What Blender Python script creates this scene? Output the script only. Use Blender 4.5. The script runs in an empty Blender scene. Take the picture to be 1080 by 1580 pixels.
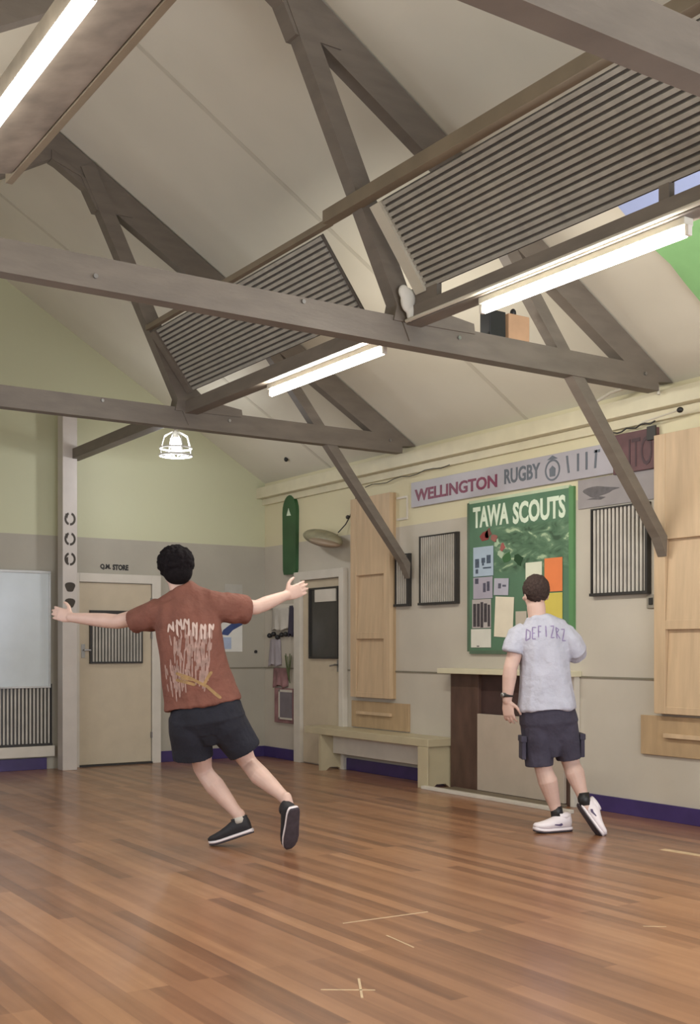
import bpy, bmesh, math, random
from mathutils import Vector, Matrix, noise
from mathutils.bvhtree import BVHTree
random.seed(7)
S = bpy.context.scene
C = S.collection
PI = math.pi

# ---------------------------------------------------------------- camera, world, light, exposure
EXPOSURE = 0.0
cam_d = bpy.data.cameras.new('camera'); cam = bpy.data.objects.new('camera', cam_d); C.objects.link(cam)
cam_d.sensor_fit = 'HORIZONTAL'; cam_d.sensor_width = 36; cam_d.lens = 36*1757/1080
cam_d.shift_y = 210/1080
cam_d.clip_start = 0.02; cam_d.clip_end = 100
cam.location = (0, 0, 1.22); cam.rotation_euler = (PI/2, 0, -math.radians(33.4))
S.camera = cam
S.view_settings.view_transform = 'Standard'; S.view_settings.look = 'None'
S.view_settings.exposure = EXPOSURE; S.view_settings.gamma = 1; S.view_settings.use_curve_mapping = False
w = bpy.data.worlds.new('world'); S.world = w; w.use_nodes = True
w.node_tree.nodes['Background'].inputs[0].default_value = (.55, .62, .75, 1)
w.node_tree.nodes['Background'].inputs[1].default_value = 0.6
TUBE_W, FILL_FRONT, DAY_RIGHT, FILL_LEFT = 30, 240, 70, 40
def area(name, loc, rot, sx, sy, energy, col, parent=None):
    l = bpy.data.lights.new(name, 'AREA'); l.shape = 'RECTANGLE'; l.size = sx; l.size_y = sy
    l.energy = energy; l.color = col
    o = bpy.data.objects.new(name, l); C.objects.link(o); o.location = loc; o.rotation_euler = rot
    if parent: o.parent = parent; o.location = Vector(loc)-parent.location
    return o
# area lamps inside the unseen windows built below; front and left are added fill
area('daylight_fill_front', (3.0, -1.9, 1.75), (PI/2, 0, 0), 4.6, 1.3, FILL_FRONT, (.93, .96, 1))
area('daylight_right', (6.19, 1.55, 1.55), (0, PI/2, 0), 2.0, 1.9, DAY_RIGHT, (.72, .80, 1))
area('daylight_fill_left', (-.5, 6.6, 1.8), (0, -PI/2, 0), 1.3, 3.4, FILL_LEFT, (.95, .97, 1))

# ---------------------------------------------------------------- helpers
def lin(c):
    c = c/255
    return c/12.92 if c <= .04045 else ((c+.055)/1.055)**2.4
def rgb(r, g, b): return (lin(r), lin(g), lin(b), 1)
def mat(name, col, rough=.6, metal=0, var=.12, scale=6, stretch=(1, 1, 1), bump=0, bscale=40, bdist=.01, coat=0, spec=.5, emit=None, es=0):
    m = bpy.data.materials.new(name); m.use_nodes = True
    nt = m.node_tree; N = nt.nodes; b = N['Principled BSDF']
    b.inputs['Roughness'].default_value = rough; b.inputs['Metallic'].default_value = metal
    b.inputs['Coat Weight'].default_value = coat; b.inputs['Specular IOR Level'].default_value = spec
    tc = N.new('ShaderNodeTexCoord'); mp = N.new('ShaderNodeMapping'); mp.inputs['Scale'].default_value = stretch
    nt.links.new(tc.outputs['Object'], mp.inputs[0])
    nz = N.new('ShaderNodeTexNoise'); nz.inputs['Scale'].default_value = scale; nz.inputs['Detail'].default_value = 5
    nt.links.new(mp.outputs[0], nz.inputs[0])
    rp = N.new('ShaderNodeValToRGB'); rp.color_ramp.elements[0].position = .3; rp.color_ramp.elements[1].position = .7
    rp.color_ramp.elements[0].color = tuple(x*(1-var) for x in col[:3])+(1,)
    rp.color_ramp.elements[1].color = tuple(min(1, x*(1+var)) for x in col[:3])+(1,)
    nt.links.new(nz.outputs[0], rp.inputs[0]); nt.links.new(rp.outputs[0], b.inputs['Base Color'])
    if bump:
        n2 = N.new('ShaderNodeTexNoise'); n2.inputs['Scale'].default_value = bscale; n2.inputs['Detail'].default_value = 4
        nt.links.new(mp.outputs[0], n2.inputs[0])
        bp = N.new('ShaderNodeBump'); bp.inputs['Strength'].default_value = bump; bp.inputs['Distance'].default_value = bdist
        nt.links.new(n2.outputs[0], bp.inputs['Height']); nt.links.new(bp.outputs[0], b.inputs['Normal'])
    if emit:
        b.inputs['Emission Color'].default_value = emit; b.inputs['Emission Strength'].default_value = es
    m['ramp'] = rp.name
    return m
def wall_mat(name, upper, lower, z=2.36, rough=.55):
    """two coats of paint, the change at height z"""
    m = mat(name, lower, rough, var=.05, scale=2.2, bump=.05, bscale=30)
    nt = m.node_tree; N = nt.nodes; b = N['Principled BSDF']
    geo = N.new('ShaderNodeNewGeometry'); sp = N.new('ShaderNodeSeparateXYZ'); nt.links.new(geo.outputs['Position'], sp.inputs[0])
    gt = N.new('ShaderNodeMath'); gt.operation = 'GREATER_THAN'; gt.inputs[1].default_value = z
    nt.links.new(sp.outputs[2], gt.inputs[0])
    mx = N.new('ShaderNodeMix'); mx.data_type = 'RGBA'
    nt.links.new(gt.outputs[0], mx.inputs[0]); nt.links.new(N[m['ramp']].outputs[0], mx.inputs[6]); mx.inputs[7].default_value = upper
    nt.links.new(mx.outputs[2], b.inputs['Base Color'])
    return m
def floor_mat():
    m = bpy.data.materials.new('floorboards'); m.use_nodes = True
    nt = m.node_tree; N = nt.nodes; Lk = nt.links.new; b = N['Principled BSDF']
    tc = N.new('ShaderNodeTexCoord'); sp = N.new('ShaderNodeSeparateXYZ'); Lk(tc.outputs['Object'], sp.inputs[0])
    cb = N.new('ShaderNodeCombineXYZ'); Lk(sp.outputs[1], cb.inputs[0]); Lk(sp.outputs[0], cb.inputs[1])
    br = N.new('ShaderNodeTexBrick'); Lk(cb.outputs[0], br.inputs[0])
    br.offset = .37; br.offset_frequency = 3
    br.inputs['Color1'].default_value = (0, 0, 0, 1); br.inputs['Color2'].default_value = (1, 1, 1, 1); br.inputs['Mortar'].default_value = (.42, .42, .42, 1)
    br.inputs['Scale'].default_value = 1; br.inputs['Mortar Size'].default_value = .0008; br.inputs['Brick Width'].default_value = 1.9; br.inputs['Row Height'].default_value = .082
    mp = N.new('ShaderNodeMapping'); mp.inputs['Scale'].default_value = (1.0, 16, 1); Lk(cb.outputs[0], mp.inputs[0])
    nz = N.new('ShaderNodeTexNoise'); nz.inputs['Scale'].default_value = 1.3; nz.inputs['Detail'].default_value = 5; Lk(mp.outputs[0], nz.inputs[0])
    ad = N.new('ShaderNodeMix'); ad.data_type = 'RGBA'; ad.inputs[0].default_value = .55; Lk(br.outputs[0], ad.inputs[6]); Lk(nz.outputs[0], ad.inputs[7])
    rp = N.new('ShaderNodeValToRGB'); cr = rp.color_ramp
    cr.elements[0].position = .12; cr.elements[0].color = rgb(96, 64, 46)
    cr.elements[1].position = .9; cr.elements[1].color = rgb(176, 132, 96)
    for p, c in ((.33, (124, 84, 58)), (.5, (142, 99, 70)), (.7, (158, 113, 80))):
        e = cr.elements.new(p); e.color = rgb(*c)
    Lk(ad.outputs[2], rp.inputs[0]); Lk(rp.outputs[0], b.inputs['Base Color'])
    b.inputs['Roughness'].default_value = .33; b.inputs['Coat Weight'].default_value = .35; b.inputs['Coat Roughness'].default_value = .16
    n2 = N.new('ShaderNodeTexNoise'); n2.inputs['Scale'].default_value = 5; Lk(tc.outputs['Object'], n2.inputs[0])
    mr = N.new('ShaderNodeMapRange'); mr.inputs[3].default_value = .26; mr.inputs[4].default_value = .42; Lk(n2.outputs[0], mr.inputs[0]); Lk(mr.outputs[0], b.inputs['Roughness'])
    return m

def bmn(): return bmesh.new()
def box(bm, x0, x1, y0, y1, z0, z1, bev=0):
    r = bmesh.ops.create_cube(bm, size=1)
    for v in r['verts']:
        v.co = Vector((x0+(v.co.x+.5)*(x1-x0), y0+(v.co.y+.5)*(y1-y0), z0+(v.co.z+.5)*(z1-z0)))
    if bev:
        es = list({e for v in r['verts'] for e in v.link_edges})
        bmesh.ops.bevel(bm, geom=es, offset=bev, segments=2, affect='EDGES', profile=.6)
    return bm
def prism(bm, pts, axis, a0, a1):
    """extrude a polygon given in the two other axes along axis (0,1,2)"""
    def mk(p, a):
        if axis == 1: return Vector((p[0], a, p[1]))
        if axis == 0: return Vector((a, p[0], p[1]))
        return Vector((p[0], p[1], a))
    v0 = [bm.verts.new(mk(p, a0)) for p in pts]; v1 = [bm.verts.new(mk(p, a1)) for p in pts]
    n = len(pts)
    bm.faces.new(v0); bm.faces.new(v1)
    for i in range(n): bm.faces.new((v0[i], v0[(i+1) % n], v1[(i+1) % n], v1[i]))
    bmesh.ops.recalc_face_normals(bm, faces=bm.faces[:])
    return bm
def beam2d(bm, p, q, wd, y0, y1, ends=None):
    """timber in the x-z plane from p to q, depth wd, between y0 and y1"""
    p = Vector(p); q = Vector(q); d = (q-p).normalized(); n = Vector((-d.y, d.x))*wd/2
    prism(bm, [p-n, q-n, q+n, p+n] if not ends else ends, 1, y0, y1)
def ring(bm, c, a, b, ra, rb, n=20, sq=1.0):
    out = []
    for i in range(n):
        t = 2*PI*i/n; ct, st = math.cos(t), math.sin(t)
        out.append(bm.verts.new(c+a*(ra*math.copysign(abs(ct)**sq, ct))+b*(rb*math.copysign(abs(st)**sq, st))))
    return out
def loft(bm, pts, radii, hint=(1, 0, 0), n=20, dome=False, sq=1.0):
    pts = [Vector(p) for p in pts]; radii = [(r, r) if not hasattr(r, '__len__') else r for r in radii]
    if dome:
        t0 = (pts[0]-pts[1]).normalized(); t1 = (pts[-1]-pts[-2]).normalized()
        a, b = min(radii[0]), min(radii[-1])
        P0 = [(pts[0]+t0*a*s, (radii[0][0]*k, radii[0][1]*k)) for s, k in ((.97, .2), (.8, .6), (.45, .89))]
        P1 = [(pts[-1]+t1*b*s, (radii[-1][0]*k, radii[-1][1]*k)) for s, k in ((.45, .89), (.8, .6), (.97, .2))]
        pts = [p for p, _ in P0]+pts+[p for p, _ in P1]; radii = [r for _, r in P0]+radii+[r for _, r in P1]
    rings = []; hint = Vector(hint)
    for i, p in enumerate(pts):
        t = (pts[min(i+1, len(pts)-1)]-pts[max(i-1, 0)]).normalized()
        a = (hint-t*hint.dot(t))
        if a.length < .05: a = Vector((0, 1, 0))-t*t.y
        a.normalize(); b = t.cross(a)
        rings.append(ring(bm, p, a, b, radii[i][0], radii[i][1], n, sq))
    for r0, r1 in zip(rings, rings[1:]):
        for i in range(n): bm.faces.new((r0[i], r0[(i+1) % n], r1[(i+1) % n], r1[i]))
    bm.faces.new(rings[0][::-1]); bm.faces.new(rings[-1])
    return rings
def ball(bm, c, r, M=None, seg=20):
    r = (r, r, r) if not hasattr(r, '__len__') else r
    mm = Matrix.Translation(c) @ (M.to_4x4() if M else Matrix()) @ Matrix.Diagonal((r[0], r[1], r[2], 1))
    bmesh.ops.create_uvsphere(bm, u_segments=seg, v_segments=seg*2//3, radius=1, matrix=mm)
def tube(bm, pts, r, n=8): loft(bm, pts, [r]*len(pts), hint=(.31, .22, .9), n=n)
def disc(bm, c, r, normal, depth, n=24):
    nrm = Vector(normal).normalized(); c = Vector(c)
    loft(bm, [c, c+nrm*depth], [r, r], hint=(.3, .2, .9), n=n)

def obj(name, bm, m, parent=None, smooth=False, local=False):
    me = bpy.data.meshes.new(name); bm.normal_update()
    if parent and not local:
        bmesh.ops.translate(bm, vec=-root_loc(parent), verts=bm.verts[:])
    bm.to_mesh(me); bm.free()
    me.materials.append(m)
    if smooth:
        for p in me.polygons: p.use_smooth = True
    o = bpy.data.objects.new(name, me); C.objects.link(o)
    if parent: o.parent = parent
    return o
def root_loc(o):
    v = Vector(o.location)
    while o.parent: o = o.parent; v = v+o.location
    return v
def thing(name, label, cat, loc=(0, 0, 0), group=None):
    o = bpy.data.objects.new(name, None); C.objects.link(o); o.empty_display_size = .1
    o.location = loc; o['label'] = label; o['category'] = cat
    if group: o['group'] = group
    return o
def tag(o, label, cat, group=None):
    o['label'] = label; o['category'] = cat
    if group: o['group'] = group
    return o
def struct(name, bm, m, parent=None, smooth=False):
    o = obj(name, bm, m, parent, smooth)
    if not parent: o['kind'] = 'structure'
    return o
def sroot(name, loc):
    o = bpy.data.objects.new(name, None); C.objects.link(o); o.location = loc; o['kind'] = 'structure'; return o
def bake(o, voxel, smooth=2, fac=.5):
    """merge the overlapping volumes of a mesh into one continuous skin"""
    md = o.modifiers.new('r', 'REMESH'); md.mode = 'VOXEL'; md.voxel_size = voxel; md.use_smooth_shade = True
    if smooth:
        sm = o.modifiers.new('s', 'SMOOTH'); sm.iterations = smooth; sm.factor = fac
    dg = bpy.context.evaluated_depsgraph_get(); dg.update()
    me = bpy.data.meshes.new_from_object(o.evaluated_get(dg), depsgraph=dg)
    ms = [s for s in o.data.materials]
    o.modifiers.clear(); old = o.data; o.data = me; me.name = o.name
    if not me.materials:
        for s in ms: me.materials.append(s)
    for p in me.polygons: p.use_smooth = True
    bpy.data.meshes.remove(old)
    return o
FR = {'right': (Vector((0, -1, 0)), Vector((-1, 0, 0))), 'back': (Vector((1, 0, 0)), Vector((0, -1, 0)))}
def text_bm(s, wall, at, z0, z1, off, ext=.002, bold=.0):
    """writing between (at[0],z0) and (at[1],z1) on a wall; at = y range (right wall, far to near) or x range"""
    cu = bpy.data.curves.new('t', 'FONT'); cu.body = s; cu.extrude = .01; cu.offset = bold; cu.resolution_u = 3
    t = bpy.data.objects.new('t', cu); C.objects.link(t)
    dg = bpy.context.evaluated_depsgraph_get(); dg.update()
    me = bpy.data.meshes.new_from_object(t.evaluated_get(dg), depsgraph=dg)
    bm = bmn(); bm.from_mesh(me); bpy.data.objects.remove(t); bpy.data.curves.remove(cu); bpy.data.meshes.remove(me)
    xs = [v.co.x for v in bm.verts]; ys = [v.co.y for v in bm.verts]; zs = [v.co.z for v in bm.verts]
    X0, X1, Y0, Y1, Z0, Z1 = min(xs), max(xs), min(ys), max(ys), min(zs), max(zs)
    for v in bm.verts:
        u = (v.co.x-X0)/(X1-X0); k = (v.co.y-Y0)/(Y1-Y0); d = off+ext*(v.co.z-Z0)/(Z1-Z0)
        a = at[0]+(at[1]-at[0])*u; z = z0+(z1-z0)*k
        v.co = Vector((XR-d, a, z)) if wall == 'right' else Vector((a, YB-d, z))
    return bm
XR, YB = 6.29, 11.29

# ---------------------------------------------------------------- materials
M = {}
M['floor'] = floor_mat()
M['wallR'] = wall_mat('painted wall right', rgb(210, 201, 168), rgb(188, 180, 166))
M['wallB'] = wall_mat('painted wall back', rgb(192, 192, 160), rgb(166, 160, 146))
M['ceil'] = mat('ceiling board', rgb(210, 205, 189), .7, var=.04, scale=1.5)
M['batten'] = mat('pale ceiling batten', rgb(194, 188, 172), .6, var=.04)
M['timber'] = mat('dark painted timber', rgb(110, 101, 91), .55, var=.12, scale=4, stretch=(1, 1, 4), bump=.1, bscale=25)
M['timber2'] = mat('brown purlin timber', rgb(122, 110, 92), .5, var=.12, scale=4, bump=.1)
M['slat'] = mat('grey slats', rgb(158, 154, 144), .5, var=.12, scale=5, stretch=(1, 3, 1))
M['gap'] = mat('groove shade backing', rgb(86, 80, 73), .8)
M['cream'] = mat('cream gloss paint', rgb(208, 200, 172), .4, var=.05)
M['creamw'] = mat('white gloss paint', rgb(205, 198, 186), .35, var=.05)
M['door'] = mat('cream door paint', rgb(192, 178, 154), .42, var=.05)
M['purple'] = mat('purple skirting paint', rgb(62, 48, 98), .4, var=.15)
M['dark'] = mat('black frame paint', rgb(44, 41, 38), .5)
M['glass'] = mat('dark window glass', rgb(58, 56, 52), .18, spec=.6)
M['bar'] = mat('grey window bars', rgb(172, 166, 156), .45)
M['barL'] = mat('pale window bars', rgb(188, 182, 172), .45)
M['metal'] = mat('brushed metal', rgb(150, 148, 145), .35, metal=.8)
M['pine'] = mat('pine', rgb(194, 168, 136), .5, var=.1, scale=3, stretch=(6, 6, .7), bump=.04)
M['pineD'] = mat('darker pine', rgb(174, 148, 114), .55, var=.1, scale=3, stretch=(5, 5, 1))
M['white'] = mat('white paper', rgb(220, 218, 210), .6, var=.04)
M['black'] = mat('black plastic', rgb(30, 29, 30), .5)
M['silver'] = mat('silver sign paint', rgb(168, 164, 170), .4, var=.08, scale=3)
M['maroonT'] = mat('maroon lettering', rgb(122, 62, 84), .5)
M['greyT'] = mat('grey lettering', rgb(98, 104, 112), .5)
M['maroon'] = mat('maroon sign board', rgb(96, 64, 66), .55, var=.3, scale=6)
M['maroonD'] = mat('dark maroon lettering', rgb(64, 40, 46), .5)
M['green'] = mat('bright green frame', rgb(88, 134, 86), .5, var=.1)
M['whiteT'] = mat('white lettering', rgb(214, 226, 204), .5)
M['brown'] = mat('dark brown timber', rgb(84, 62, 52), .5, var=.25, scale=4, stretch=(1, 3, 1))
M['skin'] = mat('skin', rgb(200, 168, 154), .55, var=.06, scale=14)
M['skin'].node_tree.nodes['Principled BSDF'].inputs['Subsurface Weight'].default_value = .08
M['skin'].node_tree.nodes['Principled BSDF'].inputs['Subsurface Radius'].default_value = (.02, .008, .004)
M['hair'] = mat('black hair', rgb(24, 20, 22), .95, var=.3, scale=60, bump=.5, bscale=160, spec=.12)
M['hairS'] = mat('dark brown cropped hair', rgb(62, 50, 46), .9, var=.3, scale=80, spec=.2, bump=.4, bscale=160)
M['rust'] = mat('rust red cotton', rgb(114, 70, 57), .85, var=.14, scale=7, bump=.9, bscale=9, bdist=.03)
M['grey'] = mat('light grey cotton', rgb(176, 176, 188), .85, var=.06, scale=9, bump=.9, bscale=9, bdist=.03)
M['navy'] = mat('near black navy cloth', rgb(26, 26, 36), .9, var=.2, scale=8, bump=.7, bscale=9, bdist=.03)
M['cargo'] = mat('charcoal navy cloth', rgb(58, 54, 68), .9, var=.15, scale=8, bump=.7, bscale=9, bdist=.03)
M['print'] = mat('faded shirt print', rgb(150, 122, 112), .85, var=.25, scale=30)
M['printY'] = mat('ochre shirt print', rgb(146, 116, 76), .85, var=.2, scale=30)
M['printP'] = mat('purple grey shirt print', rgb(132, 118, 152), .85, var=.2, scale=30)
M['shoeB'] = mat('black mesh shoe', rgb(34, 32, 36), .7, var=.2, scale=60)
M['soleD'] = mat('dark rubber sole', rgb(58, 50, 56), .7, var=.2, scale=40)
M['shoeW'] = mat('white leather shoe', rgb(226, 216, 218), .45, var=.05)

# ---------------------------------------------------------------- room shell
XL, YF = -0.6, -2.0
RX, RZ = 2.85, 5.18                 # ridge
def roofz(x): return 3.08+.61*(XR-x) if x > RX else 3.08+.61*(x-XL)
b = box(bmn(), XL-.1, XR+.1, YF-.1, YB+.1, -.1, 0); struct('floor', b, M['floor'])
b = box(bmn(), XR, XR+.12, YF-.1, YB+.1, -.1, 3.14); struct('wall_right', b, M['wallR'])
b = box(bmn(), XL-.12, XL, YF-.1, YB+.1, -.1, 3.14); struct('wall_left', b, M['wallB'])
prof = [(XL-.12, -.1), (XR+.12, -.1), (XR+.12, 3.05), (RX, RZ+.04), (XL-.12, 3.05)]
struct('wall_back', prism(bmn(), prof, 1, YB, YB+.12), M['wallB'])
struct('wall_front', prism(bmn(), prof, 1, YF-.12, YF), M['wallB'])
b = bmn(); prism(b, [(XR+.12, 3.0068), (XR+.12, 3.10), (RX, RZ+.1), (RX, RZ)], 1, YF-.12, YB+.12)
prism(b, [(XL-.12, 3.0068), (XL-.12, 3.10), (RX, RZ+.1), (RX, RZ)], 1, YF-.12, YB+.12)
struct('ceiling', b, M['ceil'])
# pale cover strips between the ceiling boards, and the ridge strip
b = bmn()
for y in (.85, 3.9, 6.93, 9.9):
    for (xa, xb) in ((XR, RX), (XL, RX)):
        prism(b, [(xa, roofz(xa)-.004), (xa, roofz(xa)+.01), (xb, RZ+.01), (xb, RZ-.004)], 1, y-.02, y+.02)
struct('trim_1', b, M['batten'])
# purple skirting, dado line, cornice
box_ = box
b = bmn(); box(b, XR-.018, XR, YF, 5.1, 0, .117, .003); box(b, XR-.018, XR, 5.1, 6.28, 0, .117, .003); box(b, XR-.018, XR, 7.92, 9.58, 0, .117, .003); box(b, XR-.018, XR, 10.56, YB, 0, .117, .003)
struct('baseboard_right', b, M['purple'])
b = bmn(); box(b, XL, 3.77, YB-.02, YB, 0, .117, .003); box(b, 5.0, XR-.018, YB-.02, YB, 0, .117, .003)
struct('baseboard_back', b, M['purple'])
struct('baseboard_left', box(bmn(), XL, XL+.018, YF, YB-.02, 0, .117, .003), M['purple'])
struct('baseboard_front', box(bmn(), XL+.018, XR-.018, YF, YF+.018, 0, .117, .003), M['purple'])
M['dado'] = mat('dado strip paint', rgb(122, 116, 100), .5)
b = bmn(); box(b, XR-.008, XR, YF, 6.33, .992, 1.006); box(b, XR-.008, XR, 7.9, 9.57, .992, 1.006); box(b, XR-.008, XR, 10.57, YB, .992, 1.006)
struct('trim_2', b, M['dado'])
struct('trim_3', box(bmn(), 5.0, XR-.008, YB-.008, YB, .992, 1.006), M['dado'])
b = bmn(); box(b, XR-.11, XR, YF, YB, 2.9, 3.02, .006); box(b, XR-.035, XR, YF, YB, 2.83, 2.9, .004)
struct('trim_4', b, M['cream'])

# windows with bars -------------------------------------------------
def barred(parent, y0, y1, z0, z1, nb, frame=.022, wall='right', barw=.5, barm='bar'):
    def bx(bm, a0, a1, d0, d1, c0, c1, bev=0):
        if wall == 'right': box(bm, XR-d1, XR-d0, a0, a1, c0, c1, bev)
        else: box(bm, a0, a1, YB-d1, YB-d0, c0, c1, bev)
    b = bmn()
    bx(b, y0, y1, 0, .045, z0, z0+frame); bx(b, y0, y1, 0, .03, z1-frame*.5, z1)  # dark frame drawn heavier at foot and one side to stand in for shadow
    bx(b, y0, y0+frame, 0, .045, z0+frame, z1-frame*.5); bx(b, y1-frame*.5, y1, 0, .03, z0+frame, z1-frame*.5)
    obj('window_frame', b, M['dark'], parent)
    b = bmn(); bx(b, y0+frame, y1-frame*.5, .001, .008, z0+frame, z1-frame*.5); obj('glass_pane', b, M['glass'], parent)
    if nb:
        b = bmn(); st = (y1-y0-frame*1.5)/nb
        for i in range(nb):
            a = y0+frame+st*(i+.5); bx(b, a-st*barw/2, a+st*barw/2, .009, .022, z0+frame, z1-frame*.5, .002)
        obj('window_bars', b, M[barm], parent)
for i, (y0, y1, z0, z1, nb) in enumerate(((7.79, 8.35, 1.61, 2.24, 17), (8.5, 8.73, 1.61, 2.1, 6), (5.62, 6.19, 1.61, 2.27, 14))):
    r = sroot('window_%d' % (i+1), (XR, (y0+y1)/2, z0)); barred(r, y0, y1, z0, z1, nb, barm='barL' if i == 2 else 'bar', barw=.62 if i < 2 else .55)
# ribbed low window beneath the whiteboard
r = sroot('window_4', (3.0, YB, .24)); barred(r, 2.2, 3.82, .24, .86, 42, wall='back', barw=.5, barm='barL')
# unseen windows as glowing panes; the front and left ones are added for light
M['glowpane'] = mat('glowing glass', rgb(200, 215, 235), .2, emit=(.75, .85, 1, 1), es=1.6)
def glow_window(name, x0, x1, y0, y1, z0, z1):
    r = sroot(name, ((x0+x1)/2, (y0+y1)/2, z0))
    obj('glass_pane', box(bmn(), x0, x1, y0, y1, z0, z1), M['glowpane'], r)
    b = bmn(); t = .06
    lx = (x1-x0) > (y1-y0)
    for k in range(5):
        f = k/4
        if lx: a = x0+(x1-x0-t)*f; box(b, a, a+t, y0-.01, y1+.02, z0, z1)
        else: a = y0+(y1-y0-t)*f; box(b, x0-.02, x1+.01, a, a+t, z0, z1)
    e = (.0, .012) if lx else (.012, 0)
    box(b, x0-e[0], x1+e[0], y0-e[1], y1+e[1], z0-t, z0); box(b, x0-e[0], x1+e[0], y0-e[1], y1+e[1], z1, z1+t)
    obj('window_frame', b, M['creamw'], r)
glow_window('window_5', .7, 5.3, YF, YF+.03, 1.1, 2.4)
glow_window('window_6', XR-.03, XR, .55, 2.55, .6, 2.5)
glow_window('window_7', XL, XL+.03, 4.9, 8.3, 1.15, 2.45)

# doors -------------------------------------------------------------
d1 = sroot('door_1', (4.5, YB, 0))
b = bmn(); box(b, 4.0, 4.1, YB-.05, YB, 0, 1.99, .004); box(b, 4.9, 5.0, YB-.05, YB, 0, 1.99, .004); box(b, 4.1, 4.9, YB-.05, YB, 1.9, 1.99, .004)
obj('door_frame', b, M['creamw'], d1)
leaf = obj('door_leaf', box(bmn(), 4.105, 4.895, YB-.028, YB, .02, 1.895, .003), M['door'], d1)
def panel_bars(parent, y):
    b = bmn(); X0, X1, Z0, Z1 = 4.21, 4.79, 1.06, 1.61
    for q in ((X0, X1, Z0, Z0+.02), (X0, X1, Z1-.035, Z1), (X0, X0+.02, Z0+.02, Z1-.035), (X1-.012, X1, Z0+.02, Z1-.035)): box(b, q[0], q[1], y-.03, y, q[2], q[3])
    obj('window_frame', b, M['dark'], parent)
    obj('glass_pane', box(bmn(), X0+.02, X1-.012, y-.006, y, Z0+.02, Z1-.035), M['glass'], parent)
    b = bmn()
    for i in range(16):
        a = X0+.03+i*.0345; box(b, a, a+.02, y-.02, y-.007, Z0+.02, Z1-.035)
    obj('window_bars', b, M['bar'], parent)
panel_bars(d1, YB-.028)
b = bmn(); box(b, 4.125, 4.165, YB-.036, YB-.028, 1.12, 1.26, .002); tube(b, [(4.145, YB-.03, 1.2), (4.145, YB-.075, 1.2), (4.21, YB-.08, 1.198)], .009)
obj('door_handle', b, M['metal'], d1)
b = bmn()
for z in (.3, 1.35, 1.42, 1.6, 1.72): box(b, 4.885, 4.9, YB-.056, YB-.03, z-.03, z+.03)
obj('hinge', b, M['metal'], d1)
obj('threshold', box(bmn(), 4.1, 4.9, YB-.06, YB, 0, .018), M['dark'], d1)

d2 = sroot('door_2', (XR, 10.05, 0))
b = bmn(); box(b, XR-.06, XR, 10.42, 10.55, 0, 2.03, .004); box(b, XR-.06, XR, 9.58, 9.66, 0, 2.03, .004); box(b, XR-.06, XR, 9.66, 10.42, 1.94, 2.03, .004)
obj('door_frame', b, M['creamw'], d2)
obj('door_leaf', box(bmn(), XR-.02, XR, 9.665, 10.415, .01, 1.935, .003), M['door'], d2)
b = bmn()
for q in ((9.69, 10.27, 1.11, 1.13), (9.69, 10.27, 1.83, 1.85), (9.69, 9.715, 1.13, 1.83), (10.25, 10.27, 1.13, 1.83)): box(b, XR-.045, XR-.02, *q)
obj('window_frame', b, M['dark'], d2)
obj('glass_pane', box(bmn(), XR-.026, XR-.02, 9.715, 10.25, 1.13, 1.83), M['glass'], d2)
b = bmn(); tube(b, [(XR-.02, 9.72, 1.05), (XR-.075, 9.72, 1.05), (XR-.08, 9.79, 1.04)], .01); box(b, XR-.028, XR-.02, 9.70, 9.74, .98, 1.1)
obj('door_handle', b, M['metal'], d2)
b = bmn(); box(b, XR-.04, XR-.026, 9.75, 10.15, 1.70, 1.83)
obj('pelmet', b, M['creamw'], d2)

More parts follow.
